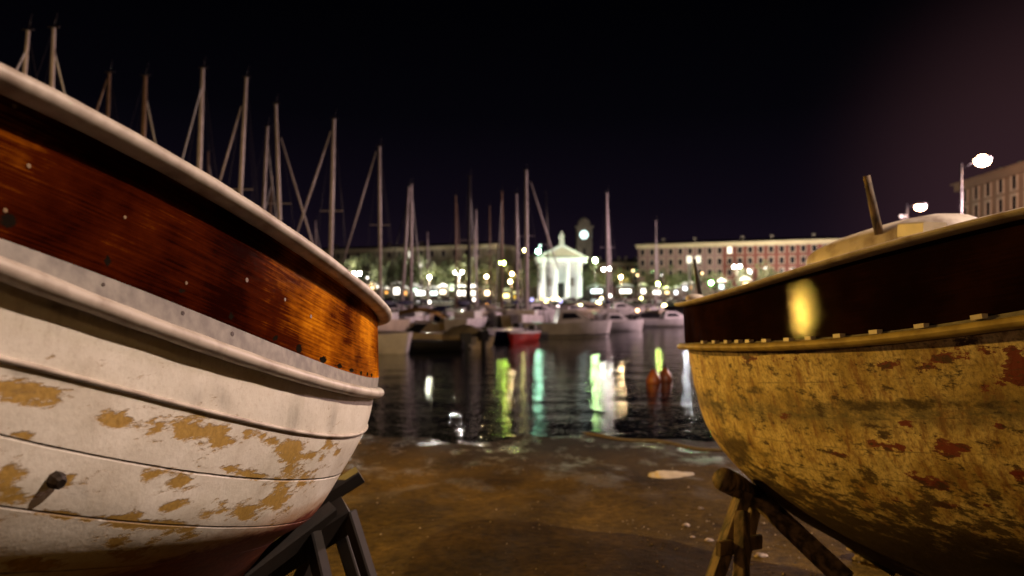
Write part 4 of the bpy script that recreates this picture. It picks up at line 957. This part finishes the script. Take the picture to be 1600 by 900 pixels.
traffic(841, 393, 226, (.45, 1, .65), 'pale green light at the left eave of the church', .62, 12)
traffic(844, 384, 226, (.7, 1, .85), 'small dim green-white light just above the church eave', .40, 3)
traffic(820, 391, 200, (1, .9, .3), 'small yellow light near the top of the tallest central mast foot', .38, 12)
traffic(1028, 444, 222, (.75, 1, .2), 'yellow-green light in front of the brick building', .55, 14, 1, 1500)
traffic(1111, 442, 222, (.2, 1, .15), 'vivid green light between the dark post and the twin lamp', .55, 16, 1, 1800)

# market tents and kiosks strung along the quay with lamps inside
def kiosk(px_, py_, Y, wdt, hgt, c, s, label, cat='kiosk', pw=0):
    p = P(px_, py_, Y); root = empty('kiosk', (p.x, Y, QZ), label, cat, 'lit stalls along the far quay'); zc = p.z - QZ
    mb = MB(); tp = zc + hgt * .75 + .3
    mb.add([(-wdt / 2 - .5, -1.2, tp), (wdt / 2 + .5, -1.2, tp), (wdt / 2 + .5, 1.2, tp), (-wdt / 2 - .5, 1.2, tp), (0, 0, tp + .9)], [(0, 1, 4), (1, 2, 4), (2, 3, 4), (3, 0, 4), (3, 2, 1, 0)]); mb.build('canopy', M['canvas'], root)
    mb = MB()
    for a in (-1, 1):
        for b_ in (-1, 1): mb.tube([(a * (wdt / 2 + .35), b_ * 1.05, 0), (a * (wdt / 2 + .35), b_ * 1.05, tp)], .05, 6)
    mb.build('frame', M['pole'], root)
    mb = MB(); mb.box((0, -.2, .45), (wdt, .8, .9)); mb.build('counter', M['canvas'], root)
    mb = MB(); mb.box((0, -.3, zc), (wdt * .72, .3, hgt * .72)); mb.build('light_box', glow(c, s * .4), root)
    if pw: lamp('stall_glow', (p.x, Y - 1.5, p.z + .6), pw, c, .4)
KS = [(582, 450, 1.0, .8, WRM, 8, 'warm lit stall peeping over the stem head'), (592, 448, 1.4, 1.0, WHT, 8, 'white lit stall right beside the stem head'), (604, 457, 1.0, 1.0, ORG, 6, 'small orange lit stall at the left end of the row'),
      (620, 455, 2.2, 2.6, WHT, 11, 'tall bright white stall at the left end of the row'), (634, 458, .9, 1.6, ORG, 5, 'narrow orange stall right of the tall white one'), (649, 453, 1.6, 1.2, (.7, 1, .75), 8, 'greenish lit stall left of the long white stalls'),
      (657, 458, 3.6, 1.6, (1, .97, .95), 12, 'long white lit stall below the single yellow lamp'), (678, 458, 2.6, 1.5, (.8, 1, .95), 12, 'cool white stall right of the long white one'), (692, 456, 2.4, 1.8, (1, .8, .55), 11, 'bright stall with a warm lamp left of the twin lamp'),
      (706, 452, 1.4, .8, (.8, 1, .6), 7, 'small lime lit stall under the left of the twin lamp'), (721, 458, 3.2, 2.0, WHT, 12, 'wide white stall directly below the twin lamp'), (740, 458, 2.0, 2.0, (1, .9, .7), 10, 'cream lit stall right of the black mast'),
      (762, 458, 2.4, 1.8, (1, .75, .45), 11, 'white stall below the warm street lamp'), (791, 462, 2.3, 1.6, YEL, 14, 'big golden lit stall left of the church'), (806, 465, 1.4, 1.2, (1, .6, .05), 8, 'small amber stall just right of the golden one'),
      (932, 455, 4.5, 1.6, (.85, 1, .95), 8, 'pale green-white stall at the right foot of the church'), (977, 455, 4.6, 1.6, WHT, 11, 'wide bright stall before the low orange house'), (1005, 455, 1.8, 2.0, WHT, 10, 'white stall at the left corner of the brick building'),
      (1026, 457, 2.8, 1.4, WHT, 10, 'white stall under the yellow-green light'), (1042, 457, 1.4, 1.2, WRM, 9, 'small white stall right of the yellow-green light'), (1056, 457, 1.4, 1.5, (.9, .95, 1), 9, 'small cool white stall near the dark post'),
      (1070, 451, 1.5, 1.3, (.9, .95, 1), 6, 'dimmer stall just left of the dark post'), (1078, 449, .9, 1.4, ORG, 5, 'narrow orange stall by the dark post'), (1127, 448, 1.8, 1.8, (.8, 1, 1), 7, 'tall pale teal stall behind the ochre boat gunwale'),
      (1165, 443, 2.2, 1.2, WRM, 3, 'dim warm stall farthest right over the gunwale')]
for i, (px_, py_, wd_, hg_, c_, s_, lb_) in enumerate(KS):
    kiosk(px_, py_, 219 + (i % 3) * 3, wd_, hg_, c_, s_, lb_, pw=1500 if i % 3 == 0 else 0)
# small lights low over the boats: cabin and pontoon lamps on short posts
def bollard_lamp(px_, py_, Y, c, r, s, label):
    p = P(px_, py_, Y); zb = min(ZW, p.z - .6); root = empty('pontoon_lamp', (p.x, Y, ZW), label, 'pontoon lamp', 'small lamps over the moored boats')
    mb = MB(); mb.tube([(0, 0, -.2), (0, 0, p.z - ZW - r)], .04, 6); mb.build('post', M['pole'], root)
    mb = MB(); mb.ball((0, 0, p.z - ZW), r, 10, 6); mb.build('globe', glow(c, s), root)
for a in [(671, 472, 150, WHT, .30, 8, 'white lamp low over the boats left of the black mast'), (741, 468, 150, (1, .85, .7), .32, 7, 'pale warm lamp just right of the black mast foot'), (760, 474, 150, ORG, .28, 8, 'orange lamp above the middle row of boats'),
          (767, 489, 90, WHT, .12, 4, 'small dim white lamp among the back row boats'), (831, 468, 160, LAV, .42, 3, 'lavender lamp right of the tallest central mast'), (847, 466, 160, ORG, .3, 9, 'orange lamp below the left church columns'),
          (855, 471, 140, YEL, .50, 16, 'large golden lamp below the church portico'), (863, 467, 140, WRM, .25, 10, 'small warm lamp right of the large golden one'), (871, 467, 140, YEL, .32, 12, 'yellow lamp below the middle of the portico'), (872, 479, 100, (1, .8, .8), .2, 5, 'pink lamp under the yellow one below the portico'),
          (876, 471, 150, LAV, .34, 2.5, 'dim lavender lamp below the church door'), (902, 474, 120, (1, .95, .4), .26, 13, 'left one of two touching yellow lamps below the clock tower'), (907, 476, 120, (1, .95, .5), .26, 13, 'right one of two touching yellow lamps below the clock tower'),
          (935, 474, 130, YEL, .42, 16, 'large yellow lamp below the big green light'), (943, 479, 130, WRM, .22, 9, 'small warm lamp touching the large yellow one'), (940, 466, 150, (1, .85, .4), .28, 12, 'yellow lamp above the large yellow one'), (953, 462, 160, WHT, .32, 12, 'white lamp under the single right-hand mast'),
          (1002, 466, 150, (1, .85, .3), .30, 12, 'yellow lamp in front of the corner of the brick building'), (1038, 478, 110, (1, .85, .35), .34, 15, 'bright yellow lamp above the white boat on the right'), (996, 485, 75, (1, .55, .25), .17, 10, 'orange lamp over the dark low boat'),
          (996, 491, 75, (1, .55, .25), .17, 8, 'second orange lamp just below the first over the dark boat'), (1018, 484, 80, ORG, .14, 2, 'dim orange lamp left of the bright yellow one'), (1056, 493, 62, (1, .45, .3), .10, 2.5, 'dim red lamp beside the ochre boat end')]:
    bollard_lamp(*a)

# pale pole near the dark post on the right
pr = empty('flag_pole', ((1078 - CX) / F * 200, 200, QZ), 'pale double-headed pole behind the dark post on the ochre boat', 'pole')
mb = MB(); mb.tube([(0, 0, 0), (-.2, 0, 10.5)], .28, 8); mb.build('post', M['canvas'], pr)
for s in (-.2, 2.2):
    mb = MB(); mb.box((s, -.1, 11.6), (1.3, .5, 1.9)); mb.build('panel', glow((1, .92, .7), 1.6), pr)

# lamps on the right-hand quay (they light the marina)
def arm_lamp(post_px, top_py, head_px, head_py, Y, label, power, r, s):
    b_ = Vector(((post_px - CX) / F * Y, Y, QZ)); hd = P(head_px, head_py, Y) - b_; top = P(post_px, top_py, Y) - b_
    root = empty('street_lamp', b_, label, 'street lamp', 'sodium lamps on the right-hand quay')
    mb = MB(); mb.tube([(0, 0, 0), (0, 0, 1), tuple(top)], [.12, .09, .06], 8); mb.build('post', M['black'], root)
    mb = MB(); mb.tube([tuple(top - Vector((0, 0, .3))), tuple(hd + Vector((0, 0, .22)))], .04, 6); mb.build('arm', M['black'], root)
    mb = MB(); mb.lathe((hd.x, hd.y, hd.z + .1), [(r * 1.3, 0), (r * 1.1, .12), (.08, .22)], 12); mb.build('shade', M['black'], root)
    mb = MB(); mb.ball(tuple(hd), r, 14, 8, (1.15, 1, .85)); mb.build('globe', glow((1, .50, .26), s), root)
    lamp('sodium_light', P(head_px, head_py, Y) + Vector((1.7, -.9, -r - .1)), power, (1, .66, .68), .3)
arm_lamp(1502, 256, 1535, 251, 47, 'nearer and brighter pink street lamp at the far right with its tall post', 20000, .42, 70)
arm_lamp(1417, 318, 1438, 323, 54, 'smaller pink street lamp left of the brighter one', 16000, .34, 60)
pr = empty('lamp_post', ((1411 - CX) / F * 56, 56, QZ), 'pair of small pinkish heads on a thin post left of the smaller pink lamp', 'lamp')
mb = MB(); mb.tube([(0, 0, 0), (0, 0, 6.9)], .05, 6); mb.build('post', M['pole'], pr)
for s in (-.16, .2):
    mb = MB(); mb.ball((s, 0, 7.1), .14, 10, 6); mb.build('globe', glow((1, .7, .6), 1.2), pr)

lamp('tenement_fill_light', P(1600, 330, 84), 30000, (1, .60, .36), .4)  # added light that brightens the tenement wall
pr = empty('street_lamp', ((1600 - CX) / F * 84, 84, QZ), 'added post under the fill light before the far right tenement', 'street lamp')
mb = MB(); mb.tube([(0, .5, 0), (0, .5, 10.0)], .07, 6); mb.build('post', M['black'], pr)
# lamp posts that carry the two near lights (outside the frame)
def near_lamp(pos, base, label, c):
    b_ = Vector((base[0], base[1], ground_z(*base))); t_ = Vector(pos) - b_; root = empty('street_lamp', b_, label, 'street lamp', 'lamps over the slipway')
    mb = MB(); mb.tube([(0, 0, 0), (0, 0, t_.z + .3), (t_.x * .5, t_.y * .5, t_.z + .5), (t_.x, t_.y, t_.z + .3)], [.09, .06, .05, .04], 8); mb.build('post', M['pole'], root)
    mb = MB(); mb.lathe((t_.x, t_.y, t_.z + .14), [(.2, 0), (.16, .1), (.05, .16)], 12); mb.build('shade', M['pole'], root)
near_lamp(KEY, (7.0, 3.2), 'tall lamp standing behind the ochre boat out of the frame', WRM)
near_lamp(WARM, (-6.4, 9.0), 'sodium lamp at the water edge hidden behind the white boat', ORG)
near_lamp(BACK_FILL, (-1.6, -6.6), 'added fill lamp behind the camera', ORG)

# parked cars on the far quay
def car_root():
    root = empty('parked_car', (0, 0, 0))
    mb = MB(); mb.prism([(-2.1, .35), (2.1, .35), (2.15, .7), (1.9, .88), (1.05, .95), (.55, 1.42), (-1.1, 1.45), (-1.75, .98), (-2.12, .9)], -.85, .85); bd = mb.build('body', M['gel'], root)
    for y in (-.865, .865):
        mb = MB(); mb.add([(-1.45, y, .98), (.9, y, .98), (.48, y, 1.36), (-1.05, y, 1.38)], [(0, 1, 2, 3)]); mb.build('window', M['glassd'], root)
    for x in (-1.35, 1.35):
        for y0, y1 in ((-.9, -.7), (.7, .9)): mb = MB(); mb.tube([(x, y0, .33), (x, y1, .33)], .33, 12, smooth=False); mb.build('wheel', M['black'], root)
    return root
c0_ = car_root()
paint = [pm('car_silver', (.50, .46, .52), (.42, .38, .44), 1, .3, 0, .3), M['gel'], pm('car_grey', (.20, .18, .20), (.15, .13, .15), 1, .3), M['black'], pm('car_plum', (.20, .12, .16), (.15, .09, .12), 1, .3)]
spots = [(612, 'dark'), (634, 'silver'), (656, 'white'), (679, 'white'), (701, 'silver'), (722, 'white'), (744, 'grey'), (764, 'white'), (826, 'silver'), (890, 'plum'), (912, 'dark'), (962, 'white'), (984, 'silver'), (1007, 'white'), (1030, 'silver'), (1053, 'white'), (1076, 'grey')]
ci = {'silver': 0, 'white': 1, 'grey': 2, 'dark': 3, 'plum': 4}
near = ['under the tall white stall', 'under the narrow orange stall', 'under the long white stall', 'under the cool white stall', 'below the lime stall', 'below the twin lamp left of the black mast', 'right of the black mast', 'below the warm street lamp', 'left of the church steps', 'by the church steps',
        'below the clock tower', 'by the single right-hand mast', 'below the wide bright stall', 'at the corner of the brick building', 'under the yellow-green light', 'near the dark post', 'farthest right above the ochre boat end']
for i, ((px_, cn), nw) in enumerate(zip(spots, near)):
    r_ = c0_ if i == 0 else copy_tree(c0_); Y = 216; r_.location = ((px_ - CX) / F * Y, Y, QZ); r_.rotation_euler.z = R(180 * (i % 2))
    tag(r_, f'{cn} car parked on the far quay ' + nw, 'car', 'cars parked along the far quay')
    for ch in r_.children:
        if ch.name.startswith('body'):
            if i: ch.data = ch.data.copy()
            ch.data.materials[0] = paint[ci[cn]]

# floodlights of the church
cx_ = (877 - CX) / F * 236
for x, c_, pw in ((-7, (1, .98, .95), 4200), (1, (1, 1, 1), 2200), (9, (.70, 1, .88), 3000)):
    lamp('church_floodlight', (cx_ + x, 224, 1.2), pw, c_, .4, 'SPOT', (cx_ + x * .5, 236, 8), 95)
lamp('tower_fill_light', ((912 - CX) / F * 285, 284, 16), 1400, (1, .9, .75), .5, 'SPOT', ((912 - CX) / F * 300, 300, 25), 80)  # added spot that lifts the tower stone
# added lights that brighten the building fronts, without lamp fittings
for px_, Y, pw, c_ in ((1135, 232, 18000, (1, .85, .65)), (1215, 228, 20000, (1, .8, .65)), (1290, 224, 14000, (1, .8, .65))):
    lamp('front_wash_light', ((px_ - CX) / F * (Y - 12), Y - 12, 10.8), pw, c_, .5)
